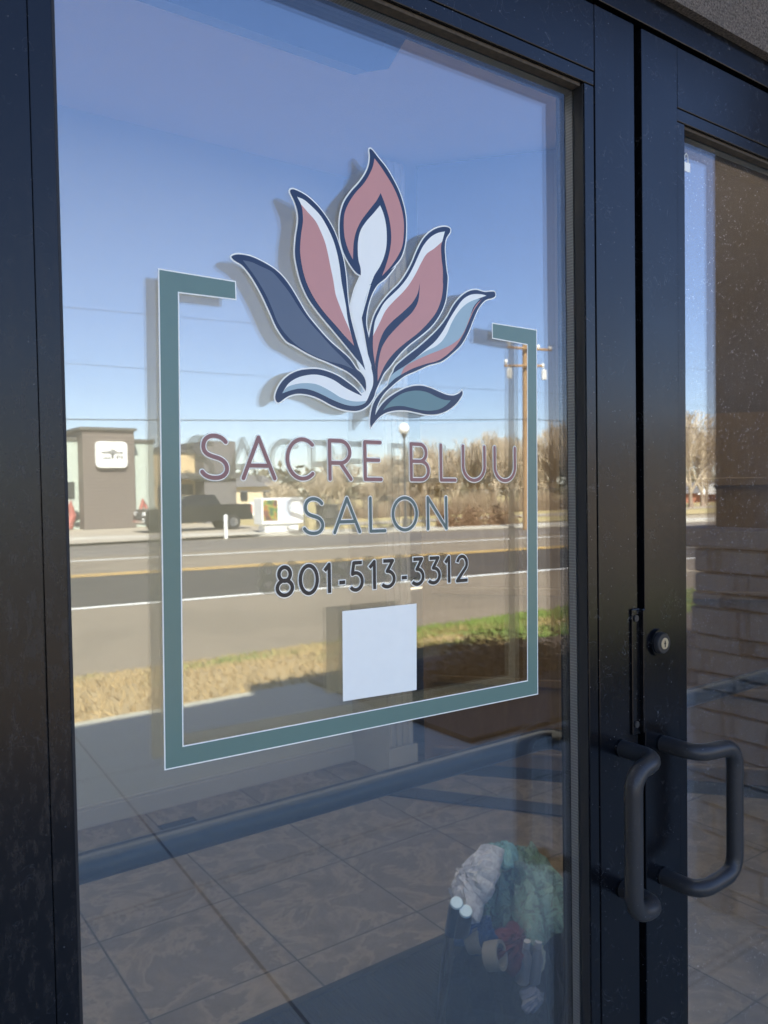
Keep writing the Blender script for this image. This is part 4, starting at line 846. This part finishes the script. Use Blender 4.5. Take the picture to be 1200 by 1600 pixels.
tag(ug.build('undergrowth', simple('brown_undergrowth', (.25, .185, .125), .95, .4, .7)), 'brown undergrowth filling the foot of the leafless grove', 'undergrowth', kind='stuff')
w_ = MB(); rn = random.Random(2)
for i in range(9000):
    a = rn.uniform(-.9, 1.25); R_ = rn.uniform(150, 200); z = rn.random()**1.4*5.2*(1+.3*sin(a*17)+.25*sin(a*41+1)); x, y = R_*sin(a+.35), -R_*cos(a+.35)
    u = Vector((rn.gauss(0, 1), rn.gauss(0, .3), rn.gauss(0, 1))).normalized(); v = u.orthogonal().normalized(); p = Vector((x, y, ZS+z))
    w_.poly([p-u*.9, p+v*.5, p+u*.9, p-v*.5])
tag(w_.build('distant_woods', simple('distant_brush', (.17, .15, .10), .95, .3, .05)), 'far off belt of brush and trees along the horizon', 'woods', kind='stuff')
# ------------------------------------------------------------------ crate of cleaning things on the mat
crm = simple('black_plastic', (.004, .004, .005), .45, .1, 5)
cx, cyy, rz = 1.635, .86, radians(10)
def put(o, x, y, z, rx=0, ry=0, rz_=0):
    c, s_ = cos(rz), sin(rz); o.location = (cx+x*c-y*s_, cyy+x*s_+y*c, .012+z); o.rotation_euler = (rx, ry, rz+rz_)
def cloth(name, mat, sx, sy, h, seed, label, cat, n=34, droop=.0, puff=1.0):
    """crumpled film or cloth mound: a dome pushed into folds"""
    rn = random.Random(seed); ph = [rn.uniform(0, 6.28) for _ in range(8)]; me_ = MB(); g_ = []
    for i in range(n+1):
        r = i/n
        for k in range(2*n):
            a = pi*k/n; rr_ = r*(1+.16*sin(3*a+ph[0])+.10*sin(5*a+ph[1])+.05*sin(11*a+ph[2]))
            fold = .16*sin(9*a+ph[3]+4*r)*r+.10*sin(17*a+ph[4]-5*r)*r+.07*sin(29*a+ph[5]+9*r)*r
            z = h*(max(0, 1-r**2.2)**.6)*(1+fold*puff)+h*.10*sin(6*r*pi+ph[6]+2*sin(4*a))*(1-r)-droop*r*r
            me_.v.append((sx*rr_*cos(a)*(1+fold*.25), sy*rr_*sin(a)*(1+fold*.25), z))
    for i in range(n):
        for k in range(2*n):
            k2 = (k+1) % (2*n); me_.f.append((i*2*n+k, (i+1)*2*n+k, (i+1)*2*n+k2, i*2*n+k2)); me_.m.append(0)
    o = me_.build(name, mat, smooth=True); so_ = o.modifiers.new('thickness', 'SOLIDIFY'); so_.thickness = .0015
    tag(o, label, cat); return o
def film(name, col, alpha, rough=.18):
    s = NT(name); p = s.n('ShaderNodeBsdfPrincipled'); p.inputs['Base Color'].default_value = col + (1,); p.inputs['Roughness'].default_value = rough
    wr_ = s.ramp(s.noise(26, 5, .7, None, 1.5), [(.35, alpha*.45), (.6, alpha), (.75, min(1, alpha*1.7))]); s.l(wr_, p.inputs['Alpha'])
    s.l(s.bump(s.noise(45, 6, .7, None, 2.0), .7, .01), p.inputs['Normal']); s.l(p.outputs[0], s.out.inputs[0]); return s.m

def at_(o, p, rx=0, ry=0, rz_=0): o.location = p; o.rotation_euler = (rx, ry, rz_)
binm = NT('black_bin_liner'); binm.pbr((.005, .005, .007), .34, 0, binm.bump(binm.noise(24, 6, .7, None, 1.5), .8, .02))
o = cloth('bin_bag', binm.m, .225, .19, .36, 31, 'slumped open black bin bag on the mat inside the left door, heaped with supplies', 'bin bag', 44, puff=1.1); at_(o, (1.60, .93, .012), 0, 0, .5)
sk_ = MB(); 
for k in range(40):
    a0, a1 = 2*pi*k/40, 2*pi*(k+1)/40
    def q(a, z, s_): w_r = 1+.05*sin(5*a+1)+.03*sin(11*a); return (s_*.205*w_r*cos(a), s_*.175*w_r*sin(a), z)
    for z0, s0, z1, s1 in ((0, .92, .10, 1.06), (.10, 1.06, .20, 1.0), (.20, 1.0, .27, .86)): sk_.quad(q(a0, z0, s0), q(a1, z0, s0), q(a1, z1, s1), q(a0, z1, s1))
b2_ = sk_.build('bag_side', binm.m, o, smooth=True)
o = cloth('plastic_bag', film('milky_green_film', (.27, .40, .33), .72), .20, .15, .17, 4, 'pale green translucent plastic bag slumped over the black bin bag', 'plastic bag', 44); at_(o, (1.62, .90, .275), -.12, .12, .4)
o = cloth('plastic_bag', film('white_crumpled_film', (.66, .64, .68), .9), .105, .06, .075, 9, 'crumpled white plastic bag on the left slope of the green bag', 'plastic bag', 44); at_(o, (1.425, .845, .43), -.35, -.75, .2)
o = cloth('plastic_bag', film('teal_film', (.25, .47, .45), .95), .06, .045, .045, 14, 'small teal plastic bag knotted on top of the heap', 'plastic bag', 44); at_(o, (1.525, .87, .475))
o = cloth('red_cloth', simple('dark_red_cloth', (.085, .010, .012), .9, .3, 20), .085, .05, .05, 21, 'dark red cloth folded in the black bag beside the tape', 'cloth', 40); at_(o, (1.455, .775, .30), .9, 0, .3)
o = cloth('blue_cloth', simple('navy_cloth', (.02, .06, .17), .85, .3, 20), .055, .045, .06, 23, 'dark blue cloth on the left edge of the black bag', 'cloth', 40); at_(o, (1.375, .81, .335), .6, 0, 0)
o = cloth('yellow_cloth', simple('pale_yellow_cloth', (.55, .48, .34), .9, .1, 20), .035, .075, .04, 25, 'pale yellow cloth hanging from under the green bag', 'cloth', 40); at_(o, (1.53, .775, .27), 1.0, .35, .3)
def roll(label, p, rx, rz_):
    m = MB(); N = 44; ro, ri, hw = .036, .027, .019
    for k in range(N):
        a0, a1 = 2*pi*k/N, 2*pi*(k+1)/N
        for (r0_, z0), (r1_, z1) in (((ro, -hw), (ro, hw)), ((ro, hw), (ri, hw)), ((ri, hw), (ri, -hw)), ((ri, -hw), (ro, -hw))):
            m.quad((r0_*cos(a0), r0_*sin(a0), z0), (r0_*cos(a1), r0_*sin(a1), z0), (r1_*cos(a1), r1_*sin(a1), z1), (r1_*cos(a0), r1_*sin(a0), z1))
    o = m.build('tape_roll', simple('grey_tape', (.17, .155, .135), .5, .08, 9), smooth=True); tag(o, label, 'tape roll'); at_(o, p, rx, 0, rz_)
roll('grey beige tape roll on the black bag, the nearer one', (1.375, .735, .322), radians(72), radians(28))
roll('grey beige tape roll on the black bag, behind the nearer one', (1.362, .79, .345), radians(72), radians(28))
lidm = simple('pale_blue_lid', (.50, .66, .80), .3, .03, 5)
for i, p in enumerate(((1.292, .785, .462), (1.302, .762, .447))):
    m = MB(); m.tube([(0, 0, 0), (0, 0, .005), (0, 0, .007)], [.0165, .0165, .015], 28); o = m.build('bottle_cap', lidm, smooth=True)
    tag(o, ['upper pale blue round lid at the left edge of the heap', 'lower pale blue round lid at the left edge of the heap'][i], 'lid'); at_(o, p, radians(28), radians(-18), 0)
    m = MB(); m.tube([(0, 0, -.13), (0, 0, -.02), (0, 0, -.0005)], [.020, .019, .012], 20); m.build('bottle_body', simple('dark_bottle', (.03, .035, .05), .3), o, smooth=True)
def bottle(p, lab):
    m = MB(); m.tube([(0, 0, 0), (0, 0, .07), (0, 0, .085), (0, 0, .10)], [.018, .018, .012, .009], 18); o = m.build('small_bottle', simple('grey_white_bottle', (.17, .16, .18), .35), smooth=True)
    tag(o, lab, 'bottle'); at_(o, p, radians(10), 0, 0); m = MB(); m.tube([(0, 0, .1005), (0, 0, .118)], [.010, .009], 12); m.build('cap', simple('grey_cap', (.3, .3, .32), .4), o, smooth=True)
bottle((1.470, .735, .22), 'grey white bottle against the front of the black bag, left of its pair'); bottle((1.512, .735, .205), 'grey white bottle against the front of the black bag, right of its pair')
o = cloth('crumpled_paper', simple('grey_white_paper', (.17, .18, .24), .7, .2, 20), .045, .03, .035, 33, 'small crumpled grey white paper on the lower front of the black bag', 'paper', 40); at_(o, (1.475, .715, .175), .8, .2, .4)
